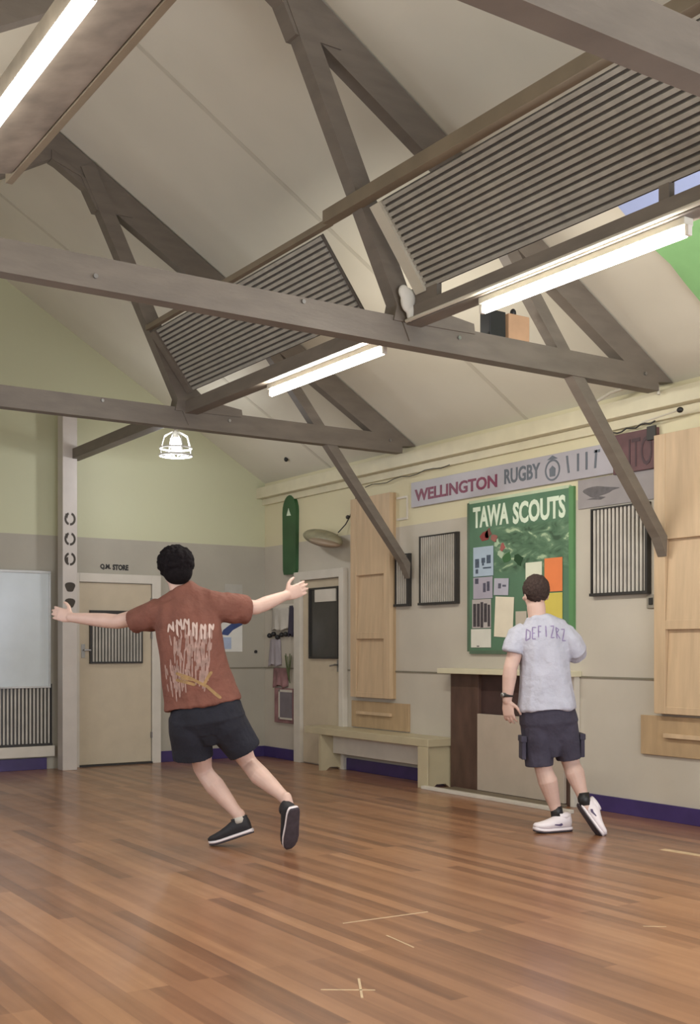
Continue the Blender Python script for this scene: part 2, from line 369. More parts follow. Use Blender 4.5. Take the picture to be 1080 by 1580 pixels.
# ---------------------------------------------------------------- roof timbers
def truss(Y, label, extra):
    t = thing('roof_truss', label, 'roof truss', (XR, Y, 3.0), 'dark timber roof trusses')
    w_ = .05
    b = bmn(); x_l = XL if extra else XL
    prism(b, [(XL, 3.0), (6.12, 3.0), (6.12, 3.05), (6.02, 3.16), (XL, 3.16)], 1, Y-w_, Y+w_); obj('tie_beam', b, M['timber'], t)
    # rafter from the wall plate to the ridge
    def raf(x0, x1, nm):
        b = bmn(); g = .02
        a, c = roofz(x0)-g, roofz(x1)-g
        prism(b, [(x0, a), (x1, c), (x1, c-.24), (x0+(.25 if x0 > RX else -.25)*-1*0, a-.2 if x0 != XR-.03 else a-.02), ], 1, Y-w_*.9, Y+w_*.9)
        return obj(nm, b, M['timber'], t)
    b = bmn(); g = .015
    prism(b, [(XR-.02, roofz(XR-.02)-g-.0), (RX, RZ-g), (RX, RZ-g-.25), (XR-.31, 3.045)], 1, Y-.045, Y+.045); obj('rafter', b, M['timber'], t)
    b = bmn(); prism(b, [(XL+.02, roofz(XL+.02)-g), (RX, RZ-g), (RX, RZ-g-.25), (XL+.31, 3.045)], 1, Y-.045, Y+.045); obj('rafter', b, M['timber'], t)
    # brace from the wall up through the tie beam to the rafter
    b = bmn()
    prism(b, [(XR-.02, 1.86), (XR-.012, 2.0), (4.62, 4.075), (4.50, 4.15), (4.38, 4.20), (6.2, 1.99)], 1, Y-.04, Y+.04)
    bmesh.ops.translate(b, vec=(-.06, 0, 0), verts=b.verts[:])
    obj('brace', b, M['timber'], t)
    # strut leaning back to the ridge side
    b = bmn(); beam2d(b, (4.03, 3.05), (3.13, 4.93), .12, Y-.06, Y+.04); obj('strut', b, M['timber'], t)
    b = bmn(); prism(b, [(3.86, 3.13), (3.9, 3.3), (4.02, 3.34), (4.14, 3.24), (4.46, 3.2), (4.47, 3.14)], 1, Y-.062, Y+.06)
    obj('splice_plate', b, M['timber'], t)
    b = bmn(); prism(b, [(2.85, RZ-.2), (2.85, RZ-.27), (3.08, 4.83), (3.2, 4.6), (3.5, 4.6)], 1, Y-.055, Y+.055); obj('gusset', b, M['timber'], t)
    for (x, z) in ((2.05, 3.06), (3.25, 3.135), (4.35, 3.1), (5.98, 3.1)):
        b = bmn(); disc(b, (x, Y-w_, z), .012, (0, -1, 0), .012, 12); obj('bolt', b, M['metal'], t)
    return t
truss(8.46, 'dark timber roof truss nearer the barred door, farthest of the trusses', True)
truss(5.45, 'dark timber roof truss spanning the middle of the hall above both people', True)
truss(2.4, 'dark timber roof truss nearest the viewer, high above the long slatted panel', True)

# brown purlin along the top of the slatted panels, and the long beam below
b = box(bmn(), 3.575, 3.645, .8, 5.72, 3.735, 3.81, .004); box(b, 3.61, 3.65, 5.715, 8.42, 3.735, 3.775, .003)
tag(obj('purlin', b, M['timber2']), 'brown timber purlin running along the top edge of the slatted panels', 'beam')
ub = thing('runner_beam', 'long dark beam under the slatted panels carrying the fluorescent lights', 'beam', (4.0, 6.0, 3.1))
obj('beam', box(bmn(), 3.95, 4.06, .8, 11.15, 3.115, 3.215, .004), M['timber'], ub)
obj('conduit', (lambda b: (tube(b, [(3.935, .8, 3.13), (3.935, 5.37, 3.13)], .011), b)[1])(bmn()), M['batten'], ub)
b = bmn()
pass
def slats(y0, y1, label):
    t = thing('slatted_panel', label, 'slatted panel', (3.85, (y0+y1)/2, 3.25), 'slatted panels under the roof')
    A = Vector((3.985, 3.29)); B = Vector((3.66, 3.73)); d = (B-A); L_ = d.length; d.normalize(); n = Vector((-d.y, d.x))   # n towards the camera side, up-left
    if n.x > 0: n = -n
    b = bmn(); q = [A-n*.012, B-n*.012, B, A]; prism(b, q, 1, y0, y1); obj('shade_backing', b, M['gap'], t)  # dark colour stands in for the shade in the grooves between slats
    b = bmn(); k = 15
    for i in range(k):
        c = A+d*(L_*(i+.5)/k); h = d*(L_/k*.36)
        prism(b, [c-h, c+h, c+h*.8+n*.016, c-h*.8+n*.016], 1, y0+.02, y1-.02)
    obj('slats', b, M['slat'], t)
    b = bmn()
    for ya in ((y1-.05),):
        prism(b, [A-n*.0, B-n*.0, B+n*.034, A+n*.034], 1, ya-.03, ya+.06)
    obj('end_batten', b, M['batten'] if y1 < 6 else M['timber'], t)
    return t
slats(5.86, 8.38, 'grey slatted panel between the two far roof trusses')
sp_ = slats(.9, 5.3, 'long grey slatted panel nearer the viewer with a pale end batten')
for ya, yb in ((2.57, 2.63), (3.44, 3.50), (5.12, 5.32)):
    b = box(bmn(), 3.965, 4.0, ya, yb, 3.216, 3.30); obj('spacer_post', b, M['timber'], sp_)
# white bunched cloth tied at the strut foot of the middle truss
b = bmn(); ball(b, (3.93, 5.348, 3.245), (.05, .03, .075)); ball(b, (3.955, 5.348, 3.18), (.03, .03, .06)); ball(b, (3.90, 5.348, 3.29), (.035, .025, .04))
o = obj('bunched_cloth', b, M['white']); bake(o, .006, 2); tag(o, 'white bunched cloth tied at the strut foot of the middle truss', 'cloth')

# fluorescent lights --------------------------------------------------
M['tube'] = mat('lit tube glass', rgb(255, 252, 240), .4, emit=(1, .975, .90, 1), es=9)
def tubelight(x, y0, y1, z, label, wide=False):
    ym = (y0+y1)/2
    t = thing('fluorescent_light', label, 'fluorescent light', (x, ym, z), 'fluorescent tube lights')
    b = bmn(); loft(b, [(x, y0+.02, z), (x, y1-.02, z)], [.021, .021], n=14); obj('lit_tube', b, M['tube'], t, True)
    b = bmn()
    if wide: prism(b, [(x-.02, z+.03), (x+.02, z+.03), (x+.24, z+.085), (x+.24, z+.12), (x-.02, z+.1)], 1, y0, y1)
    else: box(b, x-.03, x+.03, y0, y1, z+.03, z+.065, .004)
    obj('batten', b, mat('mottled reflector', rgb(128, 118, 106), .7, var=.3, scale=7) if wide else M['batten'], t)  # wide reflector has a darker greyish beige with random mottle
    for y in (y0, y1):
        b = bmn(); box(b, x-.014, x+.014, y-.008, y+.012, z-.016, z+.03, .003); obj('tube_holder', b, M['creamw'], t)
    l = area('tube_lamp', (x, ym, z-.024), (0, 0, 0), .04, y1-y0-.1, TUBE_W, (1, .965, .88), t)
    area('tube_lamp', (x-.024, ym, z+.005), (0, PI/2+.35, 0), .04, y1-y0-.1, TUBE_W*.6, (1, .965, .88), t)
    if not wide: area('tube_lamp', (x+.024, ym, z+.005), (0, -PI/2-.35, 0), .04, y1-y0-.1, TUBE_W*.6, (1, .965, .88), t)
tubelight(4.04, 5.74, 7.17, 3.05, 'lit fluorescent tube between the two far trusses, the farther one')
tubelight(4.0, 3.36, 4.76, 3.05, 'lit fluorescent tube below the long slatted panel, the nearer one')
tubelight(1.17, 3.1, 4.66, 3.08, 'lit fluorescent light with a wide pale reflector at the top left', True)
b = box(bmn(), 1.415, 1.445, 3.0, 4.76, 3.16, 3.22, .003); tag(obj('light_rail', b, M['timber2']), 'brown timber rail beside the wide reflector light at the top left', 'rail')

# things on the tie beam
b = bmn(); box(b, 4.60, 4.73, 5.405, 5.5, 3.161, 3.32, .006); o = obj('speaker_box', b, M['black']); tag(o, 'small dark box sitting on the tie beam beneath the near tube', 'box')
t = thing('tan_box', 'tan carton with a dark knob on top, standing on the tie beam', 'box', (4.83, 5.45, 3.161))
obj('carton', box(bmn(), 4.755, 4.93, 5.405, 5.5, 3.161, 3.32, .008), mat('tan card', rgb(178, 142, 110), .7), t)
b = bmn(); ball(b, (4.83, 5.45, 3.34), (.02, .02, .028)); obj('knob', b, M['black'], t, True)

# green and blue cloths pinned under the near roof slope
t = thing('roof_banner', 'blue and green cloth banner pinned under the roof slope at the right', 'banner', (5.4, 3.8, 3.6))
def slope_sheet(name, x0, x1, m, edge=None):
    b = bmn(); off = .02; pts = [(x0, 2.7), (x0, 4.73)]+(edge or [])+[(x1, 4.74), (x1, 2.7)]
    v0 = [b.verts.new((x, y, roofz(x)-off)) for x, y in pts]; v1 = [b.verts.new((x, y, roofz(x)-off-.012)) for x, y in pts]
    n = len(pts); b.faces.new(v0); b.faces.new(v1[::-1])
    for i in range(n): b.faces.new((v0[i], v0[(i+1) % n], v1[(i+1) % n], v1[i]))
    bmesh.ops.recalc_face_normals(b, faces=b.faces[:])
    return obj(name, b, m, t)
slope_sheet('blue_field', 4.6, 5.16, mat('blue cloth', rgb(158, 172, 214), .7, var=.06, scale=4))
slope_sheet('dark_border', 5.16, 5.2, mat('dark green cloth', rgb(52, 78, 62), .7, var=.3, scale=20))
slope_sheet('green_field', 5.2, 6.1, mat('bright green cloth', rgb(140, 192, 130), .7, var=.1, scale=4), [(5.3, 4.745), (5.45, 4.72), (5.6, 4.73)])
b = bmn()
pts = [(6.16, 4.62+.02*i, 3.075+.012*math.sin(i*1.3)) for i in range(12)]; tube(b, pts, .008)
tag(obj('white_rope', b, M['white']), 'short white rope end lying along the cornice near the green banner', 'rope')

# pendant lamp beyond the far truss
t = thing('pendant_lamp', 'lit bulb in a round wire pendant guard beyond the far truss', 'pendant lamp', (4.60, 10.0, 3.15))
b = bmn(); ball(b, (4.60, 10.0, 3.17), (.052, .052, .066)); obj('bulb', b, mat('lit bulb glass', rgb(255, 255, 255), .3, emit=(1, .98, .96, 1), es=14), t, True)
b = bmn(); tube(b, [(4.6, 10.0, 3.24), (4.6, 10.0, roofz(4.6))], .006); loft(b, [(4.6, 10, 3.23), (4.6, 10, 3.31)], [.03, .02], n=12); obj('cord', b, M['white'], t)
b = bmn()
for (z, r) in ((3.06, .155), (3.055, .11), (3.13, .15)):
    pts = [(4.6+r*math.cos(a), 10+r*math.sin(a), z) for a in [i*2*PI/28 for i in range(29)]]; tube(b, pts, .009, 6)
for i in range(8):
    a = i*PI/4; ca, sa = math.cos(a), math.sin(a)
    tube(b, [(4.6+.03*ca, 10+.03*sa, 3.29), (4.6+.12*ca, 10+.12*sa, 3.24), (4.6+.15*ca, 10+.15*sa, 3.13), (4.6+.155*ca, 10+.155*sa, 3.06), (4.6+.05*ca, 10+.05*sa, 3.05)], .0045, 6)
obj('wire_guard', b, mat('white wire', rgb(225, 225, 220), .4), t)
pl = bpy.data.lights.new('bulb_lamp', 'POINT'); pl.energy = 26; pl.shadow_soft_size = .07; pl.color = (.95, .96, 1)
po = bpy.data.objects.new('bulb_lamp', pl); C.objects.link(po); po.parent = t; po.location = (0, 0, -.12)

b = bmn(); ball(b, (6.05, 10.4, roofz(6.05)-.015), (.022, .022, .026)); tag(obj('ceiling_hook', b, M['black'], None, True), 'small black hook on the ceiling near the far corner, right of the pendant lamp', 'hook')

# ---------------------------------------------------------------- back wall things
pt = thing('white_post', 'square white timber post beside the whiteboard with black patrol emblems', 'post', (3.925, 11.1, 0))
obj('post', box(bmn(), 3.85, 4.0, 11.03, 11.18, 0, 3.62, .006), mat('white post paint', rgb(196, 188, 180), .4, var=.05), pt)
for k, z in enumerate((2.51, 2.31, 2.11, 1.83, 1.67)):
    b = bmn(); x, y = 3.925, 11.03
    if k < 3:
        for i in range(20):
            if i in (4, 5, 14): continue
            a0, a1 = 2*PI*i/20, 2*PI*(i+1)/20; r0, r1 = .038, .058
            q = [(x+r*math.cos(a), z+r*1.15*math.sin(a)) for r, a in ((r0, a0), (r1, a0), (r1, a1), (r0, a1))]; prism(b, q, 1, y-.003, y)
        if k == 2: prism(b, [(x-.06, z), (x-.02, z+.02), (x-.02, z-.05)], 1, y-.0035, y)
        else: prism(b, [(x-.05, z+.05), (x-.015, z+.05), (x-.03, z)], 1, y-.0035, y)
    else:
        pts = [(x+(.05+.008*math.sin(3*a))*math.cos(a), z+(.055+.008*math.cos(2*a))*math.sin(a)) for a in [i*2*PI/18 for i in range(18)]]; prism(b, pts, 1, y-.003, y)
    obj('emblem', b, mat('dark emblem', rgb(58, 50, 40), .6), pt)
wb = thing('whiteboard', 'large glossy whiteboard on the back wall left of the white post', 'whiteboard', (2.9, YB-.04, .84))
obj('writing_surface', box(bmn(), 2.0, 3.78, YB-.045, YB-.02, .84, 1.97), mat('whiteboard enamel', rgb(205, 212, 214), .16, var=.03), wb)
b = bmn(); box(b, 1.98, 3.80, YB-.055, YB-.046+.026, 1.97, 1.995, .003); box(b, 1.98, 3.80, YB-.055, YB-.02, .82, .84, .003); box(b, 3.78, 3.80, YB-.055, YB-.02, .84, 1.97, .003); box(b, 1.98, 2.0, YB-.055, YB-.02, .84, 1.97, .003)
obj('frame', b, mat('pale aluminium', rgb(186, 186, 184), .35, metal=.3), wb)
obj('tray', box(bmn(), 2.2, 3.4, YB-.09, YB-.055, .82, .83, .002), M['metal'], wb)
tag(obj('window_ledge', box(bmn(), 2.1, 3.84, YB-.06, YB, .13, .238, .006), M['creamw']), 'white ledge under the barred panel left of the post', 'ledge')
t = thing('store_sign', 'small black raised letters on the wall above the far door', 'sign', (4.5, YB, 2.03))
obj('lettering', text_bm('Q.M.', 'back', (4.34, 4.455), 2.035, 2.095, .0, .004, .05), M['black'], t)
obj('lettering', text_bm('STORE', 'back', (4.475, 4.65), 2.035, 2.095, .0, .004, .05), M['black'], t)
# poster behind the man with his arms out
t = thing('blue_poster', 'white and blue poster on the back wall right of the far door', 'poster', (5.75, YB, 1.2))
obj('sheet', box(bmn(), 5.5, 6.0, YB-.006, YB, 1.18, 1.54), M['white'], t)
b = bmn(); prism(b, [(5.74, 1.37), (5.82, 1.36), (5.88, 1.42), (6.0, 1.48), (6.0, 1.54), (5.86, 1.49), (5.76, 1.42)], 1, YB-.008, YB-.006)
obj('blue_swoosh', b, mat('dark blue ink', rgb(58, 74, 122), .6), t)
obj('pale_panel', box(bmn(), 5.6, 5.86, YB-.008, YB-.006, 1.21, 1.34), mat('pale blue ink', rgb(170, 182, 206), .6), t)
tag(obj('notice_sheet', box(bmn(), 5.78, 6.0, YB-.005, YB, 1.80, 1.93), mat('faint grey paper', rgb(178, 174, 164), .6)), 'faint grey sheet pinned above the blue poster', 'paper')
b = bmn(); disc(b, (6.17, YB, 1.18), .018, (0, -1, 0), .012); tag(obj('coat_hook', b, M['black']), 'small black knob on the back wall near the corner', 'hook')

# things on the right wall between corner and door
gb = thing('green_paddle_board', 'long green rounded board hung upright near the far corner', 'board', (XR, 10.68, 2.02))
b = bmn(); yc, hw, z0, z1 = 10.68, .145, 2.02, 2.88
pts = [(yc+hw*math.cos(a), z1-hw*1.25+hw*1.25*math.sin(a)) for a in [i*PI/10 for i in range(11)]]+[(yc-hw*.93, z0+.05), (yc-hw*.8, z0), (yc+hw*.8, z0), (yc+hw*.93, z0+.05)]
prism(b, pts, 0, XR-.04, XR); obj('board', b, mat('dark green paint', rgb(44, 84, 48), .4, var=.2, scale=3), gb)
b = bmn(); prism(b, [(yc+.05, 2.66), (yc-.04, 2.655), (yc-.01, 2.70), (yc+.01, 2.74), (yc+.03, 2.70)], 0, XR-.043, XR-.04); obj('emblem', b, M['whiteT'], gb)

def draped(y0, y1, z0, z1, d, m, name, label, cat, seed=0, flare=0.0):
    b = bmn(); nx, nz = 14, 18; F_, Bk = [], []
    for j in range(nz+1):
        v = j/nz; z = z1+(z0-z1)*v; rf, rb = [], []
        for i in range(nx+1):
            u = i/nx; yy = (y0+y1)/2+(u-.5)*(y1-y0)*(1-flare*(1-v))
            e = math.sin(PI*u)**.5
            dep = d*(.35+.65*e*(0.5+.5*v))+.012*math.sin(u*17+seed+v*2)*v
            rf.append(b.verts.new((XR-.004-max(dep, .006), yy, z+.02*math.sin(u*9+seed)*(v > .98)))); rb.append(b.verts.new((XR-.002, yy, z)))
        F_.append(rf); Bk.append(rb)
    for j in range(nz):
        for i in range(nx):
            b.faces.new((F_[j][i], F_[j+1][i], F_[j+1][i+1], F_[j][i+1])); b.faces.new((Bk[j][i], Bk[j][i+1], Bk[j+1][i+1], Bk[j+1][i]))
        b.faces.new((F_[j][0], Bk[j][0], Bk[j+1][0], F_[j+1][0])); b.faces.new((F_[j][nx], F_[j+1][nx], Bk[j+1][nx], Bk[j][nx]))
    for i in range(nx):
        b.faces.new((F_[0][i], F_[0][i+1], Bk[0][i+1], Bk[0][i])); b.faces.new((F_[nz][i], Bk[nz][i], Bk[nz][i+1], F_[nz][i+1]))
    bmesh.ops.recalc_face_normals(b, faces=b.faces[:])
    return tag(obj(name, b, m, smooth=True), label, cat)
M['clothL'] = mat('pale grey cloth', rgb(186, 180, 170), .85)
M['clothG'] = mat('lilac grey cloth', rgb(160, 152, 156), .85)
M['clothR'] = mat('dusty pink cloth', rgb(140, 104, 104), .85, var=.3, scale=9)
tag(obj('coat_rail', box(bmn(), XR-.03, XR, 10.60, 11.2, 1.66, 1.70, .003), M['creamw']), 'white coat rail on the wall between corner and door', 'coat rail')
draped(10.72, 11.08, 1.42, 1.66, .05, M['clothL'], 'hanging_towel', 'pale grey towel hanging from the coat rail', 'towel', 1)
draped(10.60, 10.70, 1.36, 1.68, .05, M['cargo'], 'hanging_strap', 'dark strap bundle hanging beside the white door frame', 'strap', 4)
b = bmn()
for i, y in enumerate((11.13, 11.04, 10.95, 10.86, 10.77)): ball(b, (XR-.03, y, 1.36+.02*math.sin(i*2.2)), (.028, .032, .028))
o = obj('dark_ball_string', b, M['black']); bake(o, .006, 1); tag(o, 'row of small dark knobbly hooks under the grey towel', 'hooks')
draped(10.9, 11.16, 1.03, 1.32, .04, M['clothG'], 'hanging_shirt', 'lilac grey cloth hanging below the dark hooks', 'cloth', 2, .2)
draped(10.76, 11.06, .80, 1.0, .04, M['clothR'], 'pink_bag', 'dusty pink bag hanging under the lilac cloth', 'bag', 3)
b = bmn()
for k in range(9): a = k*.7; tube(b, [(XR-.03, 10.68, .84), (XR-.05-.01*math.cos(a), 10.68+.012*math.sin(a), .95), (XR-.05-.03*math.cos(a), 10.68+.045*math.sin(a), 1.12+.02*k % .05)], .005, 6)
tag(obj('green_sprig', b, mat('olive leaf', rgb(84, 92, 58), .7)), 'sprig of olive green stalks beside the pink bag', 'plant')
t = thing('framed_tray', 'grey tray in a pale frame low on the wall beside the door', 'tray', (XR, 10.8, .42))
obj('backing', box(bmn(), XR-.03, XR, 10.62, 11.02, .40, .78, .004), M['clothR'], t)
b = bmn(); box(b, XR-.045, XR-.03, 10.63, 10.90, .44, .46); box(b, XR-.045, XR-.03, 10.63, 10.90, .74, .765); box(b, XR-.045, XR-.03, 10.88, 10.905, .44, .765); obj('frame', b, M['creamw'], t)
obj('tray_face', box(bmn(), XR-.042, XR-.03, 10.63, 10.88, .46, .74), mat('slate grey', rgb(120, 112, 118), .5), t)

# olive wall heater with its cable
t = thing('wall_heater', 'olive dish shaped heater on the wall above the side door', 'heater', (6.15, 9.95, 2.3))
b = bmn(); R_ = Matrix.Rotation(math.radians(12), 3, 'X')
ball(b, (6.13, 9.80, 2.335), (.13, .33, .085), R_); o = obj('dish', b, mat('olive enamel', rgb(134, 128, 102), .5, var=.2, scale=12), t, True)
b = bmn(); ball(b, (6.09, 9.70, 2.285), (.12, .24, .05), R_); obj('reflector', b, mat('dull brown enamel', rgb(140, 122, 102), .45), t, True)
b = bmn(); box(b, 6.16, 6.29, 9.76, 9.84, 2.32, 2.38, .004); obj('bracket', b, M['dark'], t)
b = bmn(); P = [(6.2, 9.62, 2.38), (6.25, 9.56, 2.46), (6.26, 9.50, 2.53), (6.27, 9.44, 2.63), (6.27, 9.38, 2.76), (6.2, 9.3, 2.88)]; tube(b, P, .006); ball(b, (6.25, 9.52, 2.53), (.018, .026, .02))
obj('cable', b, M['dark'], t)
b = bmn(); P = [(6.245, 9.2-.12*i, 2.79+.012*math.sin(i*1.7)+.004*i) for i in range(12)]; tube(b, P, .004)
tag(obj('wall_cable', b, M['dark']), 'thin dark cable running under the cornice left of the long sign', 'cable')

# pine climbing boards -----------------------------------------------
def pine_unit(y0, y1, z0, z1, rails, base, label, blabel):
    t = thing('pine_wall_frame', label, 'wooden frame', (XR, (y0+y1)/2, z0), 'tall pine frames on the side wall')
    s = .1
    obj('back_board', box(bmn(), XR-.03, XR, y0, y1, z0, z1), M['pineD'], t)
    for ya in (y0, y1-s): obj('stile', box(bmn(), XR-.075, XR-.03, ya, ya+s, z0, z1, .004), M['pine'], t)
    zz = [z0]+list(rails)+[z1]
    obj('top_board', box(bmn(), XR-.072, XR-.03, y0+s, y1-s, rails[-1], z1, .003), M['pine'], t)
    obj('rail', box(bmn(), XR-.072, XR-.03, y0+s, y1-s, rails[0]-.02, rails[0]+.045, .003), M['pine'], t)
    obj('rail', box(bmn(), XR-.072, XR-.03, y0+s, y1-s, z0, z0+.05, .003), M['pine'], t)
    for za, zb in ((z0+.05, rails[0]-.02), (rails[0]+.045, rails[-1])):
        b = bmn(); prism(b, [(XR-.03, za), (XR-.066, za), (XR-.038, zb), (XR-.03, zb)], 1, y0+s+.002, y1-s-.002); obj('sloping_infill', b, M['pine'], t)
    o = thing('pine_base_board', blabel, 'board', (XR, (y0+y1)/2, base[2]), 'pine base boards on the side wall')
    obj('board', box(bmn(), XR-.022, XR, base[0], base[1], base[2], base[3], .003), M['pineD'], o)
    obj('ledge', box(bmn(), XR-.05, XR-.022, y0+.03, y1-.06, base[2]+.13, base[2]+.16, .003), M['pine'], o)
pine_unit(8.75, 9.42, .74, 2.69, (1.33, 1.93), (8.52, 9.48, .44, .70), 'tall pine frame with recessed panels, the one above the cream bench', 'pine base board resting above the cream bench')
pine_unit(4.85, 5.53, .76, 2.72, (1.37, 1.98), (4.68, 5.7, .46, .74), 'tall pine frame with recessed panels at the right edge, beyond the long sign', 'pine base board low on the wall at the right edge')
tag(obj('picture_frame', (lambda b: (box(b, XR-.015, XR, 8.55, 8.72, 2.42, 2.44), box(b, XR-.015, XR, 8.55, 8.72, 2.62, 2.64), box(b, XR-.015, XR, 8.55, 8.565, 2.44, 2.62), b)[3])(bmn()), M['creamw']), 'small cream frame on the wall at the top of the far pine frame', 'frame')

# cream bench --------------------------------------------------------
t = thing('wall_bench', 'low cream bench against the side wall beneath the far pine frame', 'bench', (6.15, 8.9, 0))
M['bench'] = mat('dull cream bench paint', rgb(184, 172, 142), .45, var=.06)
obj('seat', box(bmn(), 5.99, XR-.001, 7.86, 9.92, .36, .43, .006), M['bench'], t)
for y in (7.88, 9.62):
    b = bmn(); prism(b, [(6.0, 0), (6.06, 0), (6.1, .03), (6.2, .03), (6.24, 0), (XR-.02, 0), (XR-.02, .36), (6.0, .36)], 1, y, y+.045); obj('leg', b, M['bench'], t)
obj('apron', box(bmn(), 6.14, 6.17, 7.925, 9.62, .17, .36, .003), M['creamw'], t)
b = bmn(); box(b, 5.985, 6.0, 7.86, 8.0, .0, .36, .003); obj('corner_block', b, M['bench'], t)

# dark timber fireplace like surround with mantel ----------------------
t = thing('mantel_surround', 'dark brown timber surround with a cream mantel shelf below the notice board', 'mantelpiece', (XR, 7.1, 0))
obj('side_panel', box(bmn(), XR-.05, XR-.001, 7.48, 7.86, 0, 1.0, .003), M['brown'], t)
obj('side_panel', box(bmn(), XR-.05, XR-.001, 6.38, 6.52, 0, 1.0, .003), M['brown'], t)
obj('back_panel', box(bmn(), XR-.02, XR-.001, 6.52, 7.48, 0, 1.0), mat('recess shade brown', rgb(66, 46, 42), .6, var=.25), t)  # darker brown stands in for the shade inside the opening
obj('mantel_shelf', box(bmn(), XR-.17, XR-.001, 6.31, 7.9, 1.0, 1.045, .005), M['cream'], t)
obj('edge_trim', box(bmn(), XR-.06, XR-.001, 6.33, 6.375, 0, 1.0, .003), M['creamw'], t)
tag(obj('leaning_board', box(bmn(), XR-.085, XR-.055, 6.42, 7.455, .02, .665, .003), mat('pale board', rgb(178, 164, 148), .5, var=.05)), 'pale board standing in front of the dark surround', 'board')
t = thing('hearth', 'low hearth slab with a white front edging strip on the floor', 'hearth', (6.1, 7.0, 0))
obj('slab', box(bmn(), 6.0, XR-.09, 6.38, 7.75, 0, .018), mat('dull olive slab', rgb(112, 100, 82), .6), t)
obj('edging', box(bmn(), 5.945, 6.0, 6.1, 7.9, 0, .028, .004), M['creamw'], t)

# signs ---------------------------------------------------------------
t = thing('long_sign', 'long silver painted sign with maroon and grey letters under the cornice', 'sign', (XR, 7.2, 2.51))
obj('board', box(bmn(), XR-.03, XR, 5.96, 8.47, 2.515, 2.745, .003), M['silver'], t)
obj('lettering', text_bm('WELLINGTON', 'right', (8.41, 7.26), 2.565, 2.675, .03, .003, .03), M['maroonT'], t)
obj('lettering', text_bm('RUGBY', 'right', (7.17, 6.74), 2.575, 2.70, .03, .003, .025), M['greyT'], t)
b = bmn(); yc, zc = 6.60, 2.62
for i in range(24):
    a0, a1 = 2*PI*i/24, 2*PI*(i+1)/24
    prism(b, [(yc+r*math.cos(a), zc+r*math.sin(a)) for r, a in ((.07, a0), (.085, a0), (.085, a1), (.07, a1))], 0, XR-.033, XR-.03)
prism(b, [(yc-.03, zc-.05), (yc+.03, zc-.05), (yc+.035, zc+.01), (yc, zc+.035), (yc-.035, zc+.01)], 0, XR-.033, XR-.03)
prism(b, [(yc-.06, zc+.085), (yc+.06, zc+.085), (yc, zc+.115)], 0, XR-.033, XR-.03)
obj('emblem', b, M['greyT'], t)
for y, l in ((6.43, .02), (6.33, 0), (6.24, 0), (6.15, -.012)):
    b = bmn(); prism(b, [(y, 2.575), (y-.02, 2.575), (y-.02-l*-1, 2.71), (y+l, 2.71)], 0, XR-.033, XR-.03)
    if y == 6.15: prism(b, [(6.15, 2.71), (6.09, 2.71), (6.09, 2.69), (6.15, 2.69)], 0, XR-.033, XR-.03)
    obj('lettering', b, M['greyT'], t)
t = thing('maroon_sign', 'dark maroon sign with faded letters at the right end of the long sign', 'sign', (XR, 5.75, 2.5))
obj('board', box(bmn(), XR-.035, XR, 5.545, 5.955, 2.5, 2.79, .003), M['maroon'], t)
obj('lettering', text_bm('ITO', 'right', (5.80, 5.58), 2.53, 2.74, .035, .003), M['maroonD'], t)
obj('corner_bracket', box(bmn(), XR-.05, XR-.035, 5.54, 5.62, 2.70, 2.80, .002), M['dark'], t)
b = bmn(); P = [(XR-.04, 6.0-.045*i, 2.80+.010*math.sin(i*1.9)+.003*i) for i in range(11)]; tube(b, P, .006)
tag(obj('sign_cable', b, M['dark']), 'wavy dark cable lying along the top of the maroon sign', 'cable')
t = thing('grey_banner', 'grey banner with a dark blurred figure above the right barred window', 'banner', (XR, 5.95, 2.3))
obj('sheet', box(bmn(), XR-.012, XR, 5.54, 6.34, 2.285, 2.505), mat('grey banner cloth', rgb(148, 142, 142), .7, var=.08), t)
b = bmn(); prism(b, [(6.1+.17*math.cos(a)*(1+.2*math.sin(3*a)), 2.40+.035*math.sin(a)+.012*math.sin(2*a)) for a in [i*2*PI/24 for i in range(24)]], 0, XR-.014, XR-.012)
prism(b, [(6.25, 2.35), (6.1, 2.335), (6.05, 2.35), (6.12, 2.362)], 0, XR-.014, XR-.012)
obj('dark_figure', b, mat('charcoal paint', rgb(96, 92, 94), .7, var=.2, scale=20), t)
t = thing('light_switch', 'small grey light switch on the wall left of the right pine frame', 'switch', (XR, 5.62, 1.51))
obj('plate', box(bmn(), XR-.012, XR, 5.57, 5.655, 1.505, 1.605, .004), mat('grey switch plate', rgb(146, 140, 128), .5), t)
obj('rocker', box(bmn(), XR-.02, XR-.012, 5.595, 5.63, 1.53, 1.58, .003), M['dark'], t)
# conduit and cable box on the cornice
t = thing('cornice_conduit', 'pale looped conduit with a black plug at the right end of the cornice', 'conduit', (XR-.12, 5.5, 3.0))
b = bmn(); P = [(6.12, 6.0, 3.03), (6.12, 5.85, 3.07), (6.12, 5.65, 3.085), (6.12, 5.5, 3.08), (6.14, 5.43, 3.05), (6.14, 5.42, 2.98)]; tube(b, P, .012); obj('pipe', b, M['batten'], t)
b = bmn(); tube(b, [(6.17, 5.60, 2.82), (6.165, 5.4, 2.835), (6.16, 5.27, 2.845)], .006); obj('lead', b, M['batten'], t); b = bmn(); ball(b, (6.155, 5.245, 2.845), (.02, .024, .02)); obj('plug', b, M['black'], t, True)

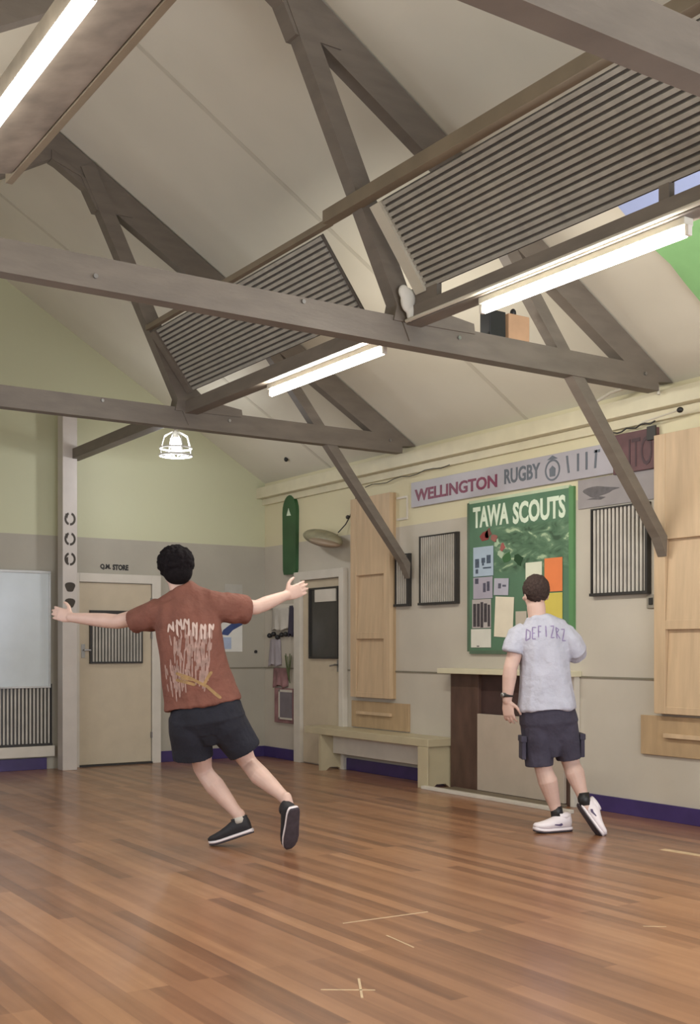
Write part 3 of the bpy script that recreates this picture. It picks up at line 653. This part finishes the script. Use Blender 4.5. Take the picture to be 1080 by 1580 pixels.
# green notice board --------------------------------------------------
def camo():
    m = mat('green board', rgb(84, 118, 92), .6, var=.1, scale=4); nt = m.node_tree; N = nt.nodes; Lk = nt.links.new
    tc = N.new('ShaderNodeTexCoord'); mp = N.new('ShaderNodeMapping'); mp.inputs['Scale'].default_value = (1, 3.2, 7); Lk(tc.outputs['Object'], mp.inputs[0])
    nz = N.new('ShaderNodeTexNoise'); nz.inputs['Scale'].default_value = 1.6; nz.inputs['Detail'].default_value = 4; nz.inputs['Distortion'].default_value = 1.2; Lk(mp.outputs[0], nz.inputs[0])
    rp = N.new('ShaderNodeValToRGB'); cr = rp.color_ramp; cr.interpolation = 'EASE'
    cr.elements[0].position = .36; cr.elements[0].color = rgb(58, 82, 60); cr.elements[1].position = .66; cr.elements[1].color = rgb(168, 188, 152)
    e = cr.elements.new(.45); e.color = rgb(76, 106, 80); e = cr.elements.new(.56); e.color = rgb(96, 126, 98)
    Lk(nz.outputs[0], rp.inputs[0])
    sp = N.new('ShaderNodeSeparateXYZ'); Lk(tc.outputs['Object'], sp.inputs[0])
    # foliage print only in the area under the heading, on its right half
    def rng(o_, a, b2, inv=False):
        r = N.new('ShaderNodeMapRange'); r.inputs[1].default_value = a; r.inputs[2].default_value = b2; Lk(o_, r.inputs[0]); return r.outputs[0]
    m1 = rng(sp.outputs[2], .62, .68); m2 = rng(sp.outputs[2], 1.04, 1.0); m3 = rng(sp.outputs[1], .36, .15)
    p1 = N.new('ShaderNodeMath'); p1.operation = 'MULTIPLY'; Lk(m1, p1.inputs[0]); Lk(m2, p1.inputs[1])
    p2 = N.new('ShaderNodeMath'); p2.operation = 'MULTIPLY'; Lk(p1.outputs[0], p2.inputs[0]); Lk(m3, p2.inputs[1])
    mx = N.new('ShaderNodeMix'); mx.data_type = 'RGBA'; Lk(p2.outputs[0], mx.inputs[0]); Lk(N[m['ramp']].outputs[0], mx.inputs[6]); Lk(rp.outputs[0], mx.inputs[7])
    Lk(mx.outputs[2], N['Principled BSDF'].inputs['Base Color'])
    return m
nb = thing('notice_board', 'tall green notice board with white heading letters above the mantel', 'notice board', (XR, 7.0, 1.2))
obj('board', box(bmn(), XR-.025, XR, 6.42, 7.63, 1.2, 2.46), camo(), nb)
b = bmn(); box(b, XR-.026, XR, 7.63, 7.66, 1.19, 2.47); box(b, XR-.026, XR, 6.42, 7.63, 1.17, 1.2); obj('frame', b, mat('dull green frame', rgb(84, 104, 84), .5), nb)
obj('side_strip', box(bmn(), XR-.026, XR, 6.375, 6.425, 1.17, 2.47), M['green'], nb)
obj('top_strip', box(bmn(), XR-.026, XR, 6.42, 7.64, 2.46, 2.485), mat('pale green strip', rgb(182, 196, 166), .5), nb)
obj('heading_letters', text_bm('TAWA', 'right', (7.58, 7.12), 2.245, 2.425, .025, .003, .035), M['whiteT'], nb)
obj('heading_letters', text_bm('SCOUTS', 'right', (7.07, 6.46), 2.235, 2.415, .025, .003, .035), M['whiteT'], nb)
for yy, zz, c, s in ((7.42, 2.17, (134, 62, 58), .055), (7.3, 2.14, (150, 96, 88), .04), (7.2, 2.06, (156, 88, 84), .03), (7.22, 2.0, (170, 186, 160), .035), (7.27, 2.1, (158, 180, 150), .03), (7.14, 1.97, (60, 100, 60), .05), (7.0, 1.94, (34, 66, 38), .05), (7.38, 2.19, (120, 74, 66), .04)):
    b = bmn(); k = 9; ph = random.random()*6
    prism(b, [(yy+s*(1+.35*math.sin(3*a+ph))*math.cos(a), zz+s*(1+.35*math.sin(2*a+ph))*math.sin(a)) for a in [i*2*PI/k for i in range(k)]], 0, XR-.028, XR-.025)
    obj('felt_shape', b, mat('felt', rgb(*c), .8), nb)
def paper(y0, y1, z0, z1, col, label, lines=None, tilt=0, name='pinned_paper', off=.0295, text=None):
    t = thing(name, label, 'paper', (XR, (y0+y1)/2, z0))
    def q(bm, a0, a1, c0, c1, d0, d1):
        ym, zm = (y0+y1)/2, (z0+z1)/2
        pts = [(a0, c0), (a1, c0), (a1, c1), (a0, c1)]
        rot = [(ym+(y-ym)*math.cos(tilt)-(z-zm)*math.sin(tilt), zm+(y-ym)*math.sin(tilt)+(z-zm)*math.cos(tilt)) for y, z in pts]
        prism(bm, rot, 0, XR-d1, XR-d0)
    b = bmn(); q(b, y0, y1, z0, z1, off, off+.003); obj('sheet', b, mat('paper', rgb(*col), .6, var=.05), t)
    if lines:
        pm = mat('printing', rgb(*lines['c']), .6, var=.3, scale=30)
        for (u0, u1, v0, v1) in lines['r']:
            b = bmn(); q(b, y1+(y0-y1)*u0, y1+(y0-y1)*u1, z0+(z1-z0)*v0, z0+(z1-z0)*v1, off+.003, off+.0045); obj('printing', b, pm, t)
    return t
paper(7.31, 7.57, 1.83, 2.08, (168, 184, 198), 'pale blue poster with dark marks, upper left on the notice board', dict(c=(72, 84, 100), r=[(.1, .3, .3, .6), (.12, .25, .1, .25), (.42, .6, .45, .62), (.68, .88, .42, .7), (.45, .55, .36, .45), (.5, .9, .25, .3)]))
paper(7.32, 7.57, 1.64, 1.822, (166, 160, 172), 'grey notice directly under the pale blue poster', dict(c=(78, 76, 92), r=[(.1, .28, .7, .95), (.52, .66, .3, .72), (.72, .86, .34, .78)]))
paper(7.12, 7.30, 1.66, 1.80, (176, 174, 186), 'small pale grey card beside the grey notice', dict(c=(90, 90, 104), r=[(.3, .5, .4, .7), (.6, .85, .5, .62)]), .05)
paper(7.34, 7.585, 1.39, 1.635, (178, 170, 166), 'poster of dark upright bars, lower left on the notice board', dict(c=(62, 56, 60), r=[(.06, .22, .05, .85), (.26, .42, .05, .85), (.46, .6, .02, .9), (.64, .8, .2, .85), (.84, .96, .05, .8)]))
paper(7.34, 7.60, 1.225, 1.382, (214, 212, 200), 'white sheet at the bottom left corner of the notice board', dict(c=(90, 86, 80), r=[(.3, .42, .04, .1)]))
paper(7.06, 7.29, 1.31, 1.645, (224, 214, 192), 'large blank cream sheet slightly tilted beside the bar poster', None, .06)
paper(6.90, 7.03, 1.36, 1.52, (186, 176, 160), 'small beige sheet near the man in grey')
paper(6.72, 6.91, 1.70, 1.91, (216, 218, 196), 'small white sheet just above the cropped head of the man in grey')
paper(6.49, 6.69, 1.665, 1.93, (226, 128, 74), 'bright orange sheet at the right side of the notice board')
paper(6.49, 6.73, 1.42, 1.655, (206, 188, 88), 'yellow sheet directly under the orange sheet')

# ---------------------------------------------------------------- marks on the floor
M['tape'] = mat('cream floor tape', rgb(188, 162, 128), .6, var=.12, scale=20)
def strip(pts, wd, label):
    b = bmn()
    for p, q in pts:
        p = Vector(p); q = Vector(q); d = (q-p).normalized(); n = Vector((-d.y, d.x))*wd/2
        prism(b, [p-n, q-n, q+n, p+n], 2, 0.0, .0015)
    tag(obj('floor_tape', b, M['tape']), label, 'tape')
strip([((2.75, 4.23), (3.2, 4.2))], .008, 'long thin cream tape line on the floor, the topmost of the marks')
strip([((2.79, 3.95), (2.77, 3.73))], .008, 'short cream tape dash on the floor just below the long line')
strip([((2.15, 3.45), (2.31, 3.34)), ((2.34, 3.49), (2.22, 3.29))], .009, 'small cream tape cross on the floor near the bottom of the view')
strip([((5.38, 4.72), (5.42, 4.3))], .06, 'pale tape strip on the floor at the right edge')
strip([((3.82, 3.46), (3.90, 3.40))], .008, 'tiny cream tape dash on the floor at the lower right')

# ---------------------------------------------------------------- people
def V(*a): return Vector(a)
def person_root(label, loc):
    o = thing('person', label, 'person', loc); o.rotation_euler = (0, 0, -math.radians(33.4)); return o
def limb(bm, pts, radii): loft(bm, pts, radii, hint=(1, .1, .05), n=16, dome=True)
def arm(bm, sh, el, wr, r=(.056, .046, .044, .03)):
    sh, el, wr = Vector(sh), Vector(el), Vector(wr)
    limb(bm, [sh, sh.lerp(el, .5), el, el.lerp(wr, .28), el.lerp(wr, .7), wr], [r[0], r[0]*.94, r[1], r[2]*1.06, r[2]*.86, r[3]])
def leg(bm, hip, kn, an, back, r=(.092, .076, .057, .062, .036)):
    hip, kn, an = Vector(hip), Vector(kn), Vector(an); bk = Vector(back)
    limb(bm, [hip, hip.lerp(kn, .45), kn.lerp(hip, .05), kn.lerp(an, .1), kn.lerp(an, .32)+bk*.016, kn.lerp(an, .6)+bk*.006, kn.lerp(an, .85), an],
         [r[0], r[1]*1.06, r[2], r[2]*.97, r[3], r[3]*.82, r[4]*1.08, r[4]])
def hand(bm, wr, d, up, side, curl=.25, spread=.10, s=1.0, th=1.0):
    """palm and five separate fingers; d fingers' direction, up back of the hand, side towards the thumb"""
    wr, d, up, side = Vector(wr), Vector(d).normalized(), Vector(up), Vector(side)
    up = (up-d*up.dot(d)).normalized(); side = (side-d*side.dot(d)-up*side.dot(up)).normalized()
    pc = wr+d*.05*s
    loft(bm, [wr-d*.015*s, wr+d*.02*s, wr+d*.055*s, wr+d*.092*s], [(.026*s, .018*s), (.034*s, .017*s), (.041*s, .0155*s), (.040*s, .0125*s)], hint=side, n=16, dome=True)
    for k, (o, l) in enumerate(((.030, .072), (.010, .080), (-.010, .074), (-.029, .058))):
        base = wr+d*(.088 if k in (1, 2) else .083)*s+side*o*s
        dd = (d+side*spread*(1.5-k)*.8).normalized(); p = base; pts = [base-d*.02*s, base]; a = 0
        for j, f in enumerate((.45, .31, .24)):
            a += curl*(1 if j else .7); dirj = dd*math.cos(a)-up*math.sin(a); p = p+dirj*l*f*s; pts.append(p)
        loft(bm, pts, [.0092*s, .0092*s, .0085*s, .0078*s, .0066*s], hint=side, n=10, dome=True)
    b0 = wr+d*.022*s+side*.026*s; p1 = b0+(side*.75+d*.6-up*.2).normalized()*.038*s*th; p2 = p1+(side*.45+d*.85-up*.2).normalized()*.030*s; p3 = p2+(side*.2+d*.95-up*.25).normalized()*.024*s
    loft(bm, [b0-side*.012*s, b0, p1, p2, p3], [.015*s, .014*s, .011*s, .0098*s, .008*s], hint=up, n=10, dome=True)
def head(bm, c, f, up, s=1.0):
    """skull, jaw, brow, nose, lips and ears; f is where the face looks"""
    c, f, up = Vector(c), Vector(f).normalized(), Vector(up); up = (up-f*up.dot(f)).normalized(); r = f.cross(up)
    Rm = Matrix((r, f, up)).transposed()
    ball(bm, c+up*.02*s, (.077*s, .096*s, .098*s), Rm)
    ball(bm, c+f*.026*s-up*.038*s, (.062*s, .066*s, .074*s), Rm)
    ball(bm, c+f*.06*s-up*.092*s, (.028*s, .026*s, .022*s), Rm)
    ball(bm, c+f*.083*s+up*.022*s, (.05*s, .014*s, .012*s), Rm)
    loft(bm, [c+f*.088*s+up*.01*s, c+f*.102*s-up*.018*s, c+f*.113*s-up*.034*s], [.008*s, .011*s, .014*s], hint=r, n=10, dome=True)
    ball(bm, c+f*.09*s-up*.062*s, (.024*s, .01*s, .006*s), Rm); ball(bm, c+f*.088*s-up*.073*s, (.021*s, .01*s, .007*s), Rm)
    for sg in (-1, 1):
        ball(bm, c+r*sg*.079*s-f*.004*s-up*.012*s, (.009*s, .017*s, .031*s), Rm @ Matrix.Rotation(sg*.35, 3, 'Z'))
        ball(bm, c+r*sg*.05*s+f*.062*s-up*.022*s, (.022*s, .02*s, .018*s), Rm)
    return r, f, up
def eyes(c, f, up, parent, col):
    c, f = Vector(c), Vector(f).normalized(); up = Vector(up); up = (up-f*up.dot(f)).normalized(); r = f.cross(up)
    for sg in (-1, 1):
        b = bmn(); ball(b, c+r*sg*.031+f*.083+up*.002, (.0125, .0125, .0125)); e = obj('eye', b, M['white'], parent, True, True)
        b = bmn(); ball(b, c+r*sg*.031+f*.0915+up*.002, .0062); obj('iris', b, mat('iris', rgb(*col), .3), e, True, True)
def wrinkle(o, amp, sc=7, zst=.4, seed=0):
    me = o.data; nrm = [v.normal.copy() for v in me.vertices]
    for v, n in zip(me.vertices, nrm):
        p = v.co; k = noise.noise(Vector((p.x*sc+seed, p.y*sc, p.z*sc*zst)))+.5*noise.noise(Vector((p.x*sc*2.3+seed, p.y*sc*2.3, p.z*sc*zst*2.3)))
        v.co = p+n*k*amp
    me.update()
def project(o, strokes, wd, m, parent, name, dirn=(0, 1, 0), off=.0022):
    """flat printed strokes laid on the cloth of o: each stroke is a polyline in (x, z) of the figure"""
    me = o.data; bv = BVHTree.FromPolygons([v.co.copy() for v in me.vertices], [tuple(p.vertices) for p in me.polygons])
    d = Vector(dirn); b = bmn()
    def hit(x, z):
        h = bv.ray_cast(Vector((x, -1.2, z)), d); return h[0]-d*off if h[0] is not None else None
    for st in strokes:
        w_ = wd if len(st[0]) == 2 else None
        P = []
        for i in range(len(st)-1):
            a, c = Vector(st[i][:2]), Vector(st[i+1][:2]); n_ = max(2, int((c-a).length/.008))
            for k in range(n_): P.append(a.lerp(c, k/n_))
        P.append(Vector(st[-1][:2]))
        prev = None
        for i, p in enumerate(P):
            t_ = (P[min(i+1, len(P)-1)]-P[max(i-1, 0)]).normalized(); n_ = Vector((-t_.y, t_.x))*(wd/2)
            fade = 1 if 0 < i < len(P)-1 else .5
            h0, h1 = hit(*(p-n_*fade)), hit(*(p+n_*fade))
            if h0 is None or h1 is None: prev = None; continue
            cur = (b.verts.new(h0), b.verts.new(h1))
            if prev: b.faces.new((prev[0], prev[1], cur[1], cur[0]))
            prev = cur
    return obj(name, b, m, parent, True, True)
def shoe(parent, heel, toe, up, m_up, m_mid, m_out, length=.285, mark=None, sole_t=.03):
    heel, toe, up = Vector(heel), Vector(toe), Vector(up); f = (toe-heel).normalized(); up = (up-f*up.dot(f)).normalized(); r = f.cross(up)
    O = (heel+toe)/2-f*length/2
    def T(x, y, z): return O+r*x+f*y*length+up*z
    st = [(0.0, .024, .088), (.03, .033, .108), (.12, .039, .113), (.25, .041, .108), (.38, .042, .096), (.52, .046, .080), (.68, .050, .065), (.82, .046, .055), (.93, .035, .045), (.995, .018, .032)]
    def spring(y): return .012*max(0, (y-.7)/.3)**2
    def body(bm, grow, z0f, hf, n=20):
        rings = []
        for (y, w_, h) in st:
            z0 = z0f+spring(y); rg = []
            for i in range(n):
                t = 2*PI*i/n; ct, s_ = math.cos(t), math.sin(t)
                hh = hf(h); x = (w_+grow)*math.copysign(abs(ct)**.75, ct)
                z = z0+hh/2+hh/2*math.copysign(abs(s_)**.75, s_)
                if hf(h) > .04 and s_ > 0: x *= (1-.38*s_)
                rg.append(bm.verts.new(T(x, y if y > .01 else -grow/length, z)))
            rings.append(rg)
        for a, c in zip(rings, rings[1:]):
            for i in range(n): bm.faces.new((a[i], a[(i+1) % n], c[(i+1) % n], c[i]))
        bm.faces.new(rings[0]); bm.faces.new(rings[-1][::-1]); bmesh.ops.recalc_face_normals(bm, faces=bm.faces[:])
    root = obj('shoe', (lambda b: (body(b, 0, sole_t-.004, lambda h: h-.012), b)[1])(bmn()), m_up, parent, True, True)
    obj('midsole', (lambda b: (body(b, .005, .008, lambda h: sole_t-.008), b)[1])(bmn()), m_mid, root, True, True)
    obj('outsole', (lambda b: (body(b, .003, 0, lambda h: .011), b)[1])(bmn()), m_out, root, True, True)
    b = bmn()
    for k in range(5):
        y = .4+k*.06; z = sole_t+(.068-.035*(k/5))*1.0+.004
        loft(b, [T(-.02, y, z-.008), T(0, y+.01, z+.001), T(.02, y, z-.008)], [.0028]*3, hint=f, n=6)
    obj('laces', b, m_mid, root, True, True)
    b = bmn(); loft(b, [T(0, .19, sole_t+.055), T(0, .185, sole_t+.088)], [(.036, .052), (.037, .054)], hint=r, n=18); obj('collar', b, m_up, root, True, True)
    if mark:
        for sg in (-1, 1):
            b = bmn(); pr_ = [(.30, .050), (.36, .043), (.50, .050), (.64, .058), (.50, .058), (.40, .056), (.33, .062)]
            vs = [b.verts.new(T(sg*.0455, y, z)) for y, z in pr_]; vs2 = [b.verts.new(T(sg*.040, y, z)) for y, z in pr_]
            b.faces.new(vs); b.faces.new(vs2[::-1])
            for i in range(len(vs)): b.faces.new((vs[i], vs[(i+1) % 7], vs2[(i+1) % 7], vs2[i]))
            bmesh.ops.recalc_face_normals(b, faces=b.faces[:]); obj('side_mark', b, mark, root, False, True)
    return root, T

# --- the man in the rust red shirt, arms out, running away
p1 = person_root('person in rust red t-shirt and black shorts, arms spread wide, mid-stride, seen from behind', (3.23, 6.19, 0))
HC, HF, HU = V(-.350, -.02, 1.708), V(-.45, .88, -.05), V(-.08, 0, 1)
b = bmn()
loft(b, [(-.15, 0, .76), (-.16, 0, .85), (-.19, -.01, .97), (-.215, -.02, 1.08), (-.245, -.02, 1.22), (-.27, -.02, 1.34), (-.285, -.01, 1.44), (-.30, -.01, 1.51)],
     [(.15, .11), (.165, .115), (.14, .10), (.14, .10), (.165, .11), (.175, .11), (.16, .09), (.08, .06)], n=24, dome=True)
limb(b, [(-.30, -.01, 1.46), (-.325, -.015, 1.55), (-.345, -.01, 1.63)], [.062, .054, .055])
limb(b, [(-.42, 0, 1.45), (-.28, -.01, 1.49), (-.14, 0, 1.48)], [.06, .065, .06])
arm(b, (-.44, 0, 1.445), (-.735, .15, 1.385), (-1.065, .30, 1.415))
arm(b, (-.12, 0, 1.47), (.125, .18, 1.475), (.305, .35, 1.56))
hand(b, (-1.06, .30, 1.415), (-.93, .42, .24), (-.25, -.95, .1), (.1, 0, .95), curl=.2, s=1.1, spread=.03)
hand(b, (.30, .345, 1.557), (.80, .5, .36), (.4, -.9, 0), (-.3, 0, .95), curl=.2, s=1.15, spread=.04)
leg(b, (-.235, 0, .80), (-.205, .16, .45), (.03, .05, .19), (.2, -1, 0))
leg(b, (-.06, 0, .82), (.075, .15, .505), (.325, -.09, .31), (0, -1, -.4))
limb(b, [(.03, .05, .2), (.045, .045, .14), (.055, .05, .11)], [.036, .037, .03]); limb(b, [(.325, -.09, .32), (.345, -.11, .24)], [.036, .038])
head(b, HC, HF, HU)
body = obj('body', b, M['skin'], p1, True, True); bake(body, .0055, 2)
eyes(HC, HF, HU, p1, (60, 42, 30))
# fluffy black hair
b = bmn(); fr, ff, fu = HF.normalized().cross(HU).normalized(), HF.normalized(), HU.normalized()
hc = HC-ff*.012+fu*.030
ball(b, hc, (.104, .112, .098)); ball(b, hc-fu*.06-ff*.022, (.09, .086, .078))
for i in range(420):
    a = random.random()*2*PI; z = random.uniform(-.75, 1); rr = math.sqrt(1-z*z)
    v = V(math.cos(a)*rr, math.sin(a)*rr, z)
    if v.dot(ff) > .35 and v.z < .35: continue
    q = hc+Vector((v.x*.104, v.y*.11, v.z*.100)); ball(b, q, random.uniform(.008, .016), seg=8)
hair = obj('hair', b, M['hair'], p1, True, True); bake(hair, .006, 1)
# shirt
b = bmn()
loft(b, [(-.188, 0, .872), (-.198, 0, .93), (-.228, -.015, 1.06), (-.25, -.02, 1.2), (-.272, -.02, 1.32), (-.283, -.01, 1.43), (-.285, -.005, 1.495), (-.292, -.005, 1.54), (-.322, -.008, 1.588)],
     [(.238, .155), (.228, .15), (.208, .142), (.200, .138), (.205, .135), (.210, .125), (.19, .105), (.135, .085), (.072, .066)], n=28, sq=.9)
loft(b, [(-.37, 0, 1.44), (-.47, .01, 1.425), (-.545, .045, 1.402), (-.622, .08, 1.378)], [.095, .096, .088, .078], hint=(0, 1, .2), n=20)
loft(b, [(-.20, 0, 1.455), (-.10, .01, 1.468), (-.01, .06, 1.465), (.072, .125, 1.460)], [.098, .098, .090, .080], hint=(0, 1, .2), n=20)
loft(b, [(-.41, 0, 1.478), (-.31, -.005, 1.525), (-.21, -.005, 1.528), (-.09, 0, 1.492)], [.07, .076, .076, .075], hint=(0, 1, .2), n=18, dome=True)
shirt = obj('t_shirt', b, M['rust'], p1, True, True); bake(shirt, .0065, 4); wrinkle(shirt, .018, 8, .35)
# shirt print: pale arched lettering, streaky picture, ochre swash
st = []
for k in range(11):
    x = -.372+k*.024; top = 1.395+.012*math.sin(k*.7)-.03*abs(k-4.5)/4.5
    h = random.uniform(.05, .10); st.append([(x, top), (x+random.uniform(-.012, .012), top-h)])
    if k % 2 == 0: st.append([(x, top), (x+.02, top-.035), (x+.024, top)])
project(shirt, st, .011, mat('pale shirt print', rgb(190, 168, 158), .85), p1, 'shirt_lettering')
st = []
for k in range(90):
    x = -.375+random.random()*.26; z = 1.36-random.random()*.30; l = random.uniform(.04, .13)
    st.append([(x, z), (x+random.uniform(-.01, .015), z-l)])
project(shirt, st, .009, M['print'], p1, 'shirt_picture', off=.0016)
st = []
for k in range(24):
    x = -.40+random.random()*.11; z = 1.12-random.random()*.12; st.append([(x, z), (x+.008, z-random.uniform(.04, .11))])
project(shirt, st, .008, M['print'], p1, 'shirt_picture', off=.0016)
project(shirt, [[(-.33, 1.07), (-.25, 1.045), (-.2, 1.02), (-.14, .99), (-.09, .945), (-.06, .92)], [(-.33, 1.03), (-.26, 1.015), (-.21, 1.0)], [(-.16, 1.0), (-.14, 1.04), (-.115, 1.08)], [(-.30, 1.045), (-.22, 1.03)]], .018, M['printY'], p1, 'shirt_picture', off=.002)
# shorts
b = bmn()
loft(b, [(-.182, 0, .885), (-.172, 0, .84), (-.155, 0, .78), (-.15, .01, .71)], [(.205, .14), (.225, .15), (.235, .155), (.17, .12)], n=26, sq=.85)
loft(b, [(-.15, .01, .76), (-.14, .02, .70), (-.13, .03, .645)], [(.16, .13), (.12, .12), (.07, .10)], n=20)
loft(b, [(-.27, 0, .80), (-.268, .02, .72), (-.262, .05, .63), (-.255, .072, .548)], [(.125, .14), (.128, .14), (.125, .13), (.122, .125)], n=22)
loft(b, [(-.06, 0, .81), (-.03, .01, .74), (.015, .04, .67), (.062, .065, .595)], [(.13, .14), (.125, .135), (.112, .125), (.108, .12)], n=22)
sh = obj('shorts', b, M['navy'], p1, True, True); bake(sh, .0065, 3); wrinkle(sh, .009, 8, .5, 4)
shoe(p1, (.108, .03, .085), (-.14, .085, -.006), (.1, 0, 1), M['shoeB'], M['shoeW'], M['soleD'])
shoe(p1, (.385, -.21, .272), (.352, -.10, .0), (-.55, .8, .3), M['shoeB'], M['shoeW'], M['soleD'])
b = bmn(); loft(b, [(.042, .047, .15), (.032, .049, .185)], [.042, .041], n=16); obj('sock', b, M['clothL'], p1, True, True)

# --- the man in the grey shirt
p2 = person_root('person in light grey t-shirt and charcoal cargo shorts walking towards the wall', (5.29, 5.56, 0))
HC, HF, HU = V(-.120, .01, 1.580), V(-.28, .95, -.08), V(-.02, .05, 1)
b = bmn()
loft(b, [(-.04, 0, .70), (-.04, 0, .80), (-.055, 0, .92), (-.06, 0, 1.03), (-.07, 0, 1.15), (-.08, 0, 1.25), (-.09, 0, 1.33), (-.105, 0, 1.38)],
     [(.14, .11), (.15, .12), (.13, .11), (.13, .11), (.145, .12), (.155, .12), (.14, .09), (.07, .06)], n=24, dome=True)
limb(b, [(-.10, 0, 1.35), (-.115, 0, 1.42), (-.12, .01, 1.50)], [.06, .060, .062])
limb(b, [(-.19, 0, 1.32), (-.09, 0, 1.34), (.02, 0, 1.325)], [.05, .06, .05])
arm(b, (-.22, 0, 1.315), (-.298, -.045, 1.09), (-.318, -.03, .875), r=(.056, .046, .045, .031))
arm(b, (.05, 0, 1.315), (.150, .0, 1.185), (.06, .2, 1.20), r=(.056, .046, .044, .03))
hand(b, (-.318, -.03, .875), (.12, .05, -1), (-.55, -.8, 0), (.9, -.4, 0), curl=.38, s=1.05, spread=.07)
hand(b, (.06, .2, 1.20), (-.85, .5, .1), (.3, .8, .3), (0, 0, 1), curl=.4, s=.98)
leg(b, (-.10, 0, .74), (-.075, .01, .43), (.018, .035, .14), (.1, -1, 0), r=(.09, .078, .06, .066, .039))
leg(b, (.03, 0, .75), (.115, .04, .46), (.185, -.03, .235), (0, -1, -.1), r=(.09, .078, .06, .064, .038))
limb(b, [(.02, .035, .15), (.03, .03, .09)], [.037, .04]); limb(b, [(.183, -.03, .25), (.195, -.05, .17)], [.037, .038])
head(b, HC, HF, HU, .98)
body = obj('body', b, M['skin'], p2, True, True); bake(body, .0055, 2)
eyes(HC, HF, HU, p2, (70, 90, 100))
# cropped hair, cut above the nape and ears
b = bmn(); f = HF.normalized(); ball(b, HC+V(0, -.004, .030), (.090, .105, .098), seg=28)
bmesh.ops.bisect_plane(b, geom=b.verts[:]+b.edges[:]+b.faces[:], plane_co=HC+V(0, 0, -.03), plane_no=(f*.9+V(0, 0, -1)).normalized(), clear_outer=True)
bmesh.ops.holes_fill(b, edges=b.edges[:]); ball(b, HC+V(0, -.006, .045), (.086, .098, .086), seg=24); hair = obj('hair', b, M['hairS'], p2, True, True); bake(hair, .005, 3); wrinkle(hair, .004, 60, 1)
b = bmn()
loft(b, [(-.052, 0, .815), (-.055, 0, .87), (-.064, 0, 1.0), (-.068, 0, 1.12), (-.072, 0, 1.22), (-.083, 0, 1.31), (-.092, 0, 1.365), (-.103, 0, 1.40), (-.110, 0, 1.435)],
     [(.190, .168), (.184, .162), (.172, .15), (.166, .14), (.175, .135), (.190, .122), (.165, .105), (.115, .085), (.074, .068)], n=28, sq=.9)
loft(b, [(-.19, 0, 1.32), (-.24, -.005, 1.29), (-.262, -.018, 1.24), (-.280, -.03, 1.185)], [.082, .078, .076, .074], n=20)
loft(b, [(.02, 0, 1.315), (.075, 0, 1.29), (.115, -.008, 1.25), (.146, -.01, 1.20), (.150, .04, 1.18)], [.084, .083, .082, .078, .072], n=20, hint=(.3, 1, 0))
shirt = obj('t_shirt', b, M['grey'], p2, True, True); bake(shirt, .0065, 4); wrinkle(shirt, .02, 8, .3, 9)
st = []
G = {0: [[(0, 0), (0, 1), (.7, .8), (.7, .2), (0, 0)]], 1: [[(.7, 0), (0, 0), (0, 1), (.7, 1)], [(0, .5), (.5, .5)]], 2: [[(0, 0), (0, 1), (.6, 1)], [(0, .5), (.5, .5)]],
     3: [[(.3, 0), (.3, 1)]], 4: [[(0, 1), (.7, 1), (0, 0), (.7, 0)]], 5: [[(0, 0), (0, 1), (.6, .8), (0, .5), (.7, 0)]]}
for k, g in enumerate((0, 1, 2, 3, 4, 5, 4)):
    x0 = -.205+k*.040; zt = 1.262+.03*math.sin(PI*(k+.5)/7); rot = (k-3)*-.05
    for s_ in G[g]: st.append([(x0+x*.034+rot*z*.05, zt+z*.075) for x, z in s_])
project(shirt, st, .0075, M['printP'], p2, 'shirt_lettering')
b = bmn()
loft(b, [(-.05, 0, .845), (-.045, 0, .80), (-.035, 0, .73), (-.03, .005, .62)], [(.172, .14), (.185, .15), (.19, .15), (.14, .11)], n=26, sq=.85)
loft(b, [(-.115, 0, .74), (-.108, .005, .64), (-.104, .01, .54), (-.098, .01, .437)], [(.105, .13), (.105, .13), (.10, .115), (.094, .11)], n=22)
loft(b, [(-.035, 0, .70), (-.025, .01, .60), (-.01, .01, .50)], [(.12, .13), (.09, .12), (.05, .10)], n=20)
loft(b, [(.045, 0, .74), (.06, .01, .66), (.085, .02, .57), (.106, .03, .49)], [(.105, .13), (.10, .125), (.095, .11), (.088, .105)], n=22)
sh = obj('shorts', b, M['cargo'], p2, True, True); bake(sh, .0065, 3); wrinkle(sh, .008, 8, .5, 2)
for (x, y, z, sg) in ((-.212, .0, .585, -1), (.178, .02, .60, 1)):
    b = bmn(); box(b, x-.014, x+.014, y-.075, y+.075, z-.1, z+.045, .008); pk = obj('cargo_pocket', b, M['cargo'], p2, False, True)
    b = bmn(); box(b, x-.019, x+.019, y-.078, y+.078, z+.015, z+.055, .006); obj('pocket_flap', b, M['cargo'], pk, False, True)
b = bmn(); loft(b, [(-.316, -.032, .895), (-.317, -.03, .925)], [.0375, .038], n=20); wt = obj('wristwatch', b, M['dark'], p2, True, True)
b = bmn(); disc(b, (-.346, -.045, .91), .017, (-1, -.4, 0), .01); obj('watch_face', b, M['metal'], wt, True, True)
shoe(p2, (.106, .045, 0), (-.135, -.05, 0), (0, 0, 1), M['shoeW'], M['shoeW'], M['soleD'], length=.275, mark=mat('navy side mark', rgb(74, 60, 92), .5), sole_t=.032)
shoe(p2, (.150, -.035, .170), (.258, -.15, -.004), (.72, .25, .6), M['shoeW'], M['shoeW'], M['soleD'], length=.262, mark=mat('navy side mark', rgb(74, 60, 92), .5), sole_t=.032)
for a, c in (((.016, .034, .165), (.026, .032, .10)), ((.184, -.028, .262), (.194, -.045, .18))):
    b = bmn(); loft(b, [a, c], [.0405, .042], n=18); obj('sock', b, M['black'], p2, True, True)
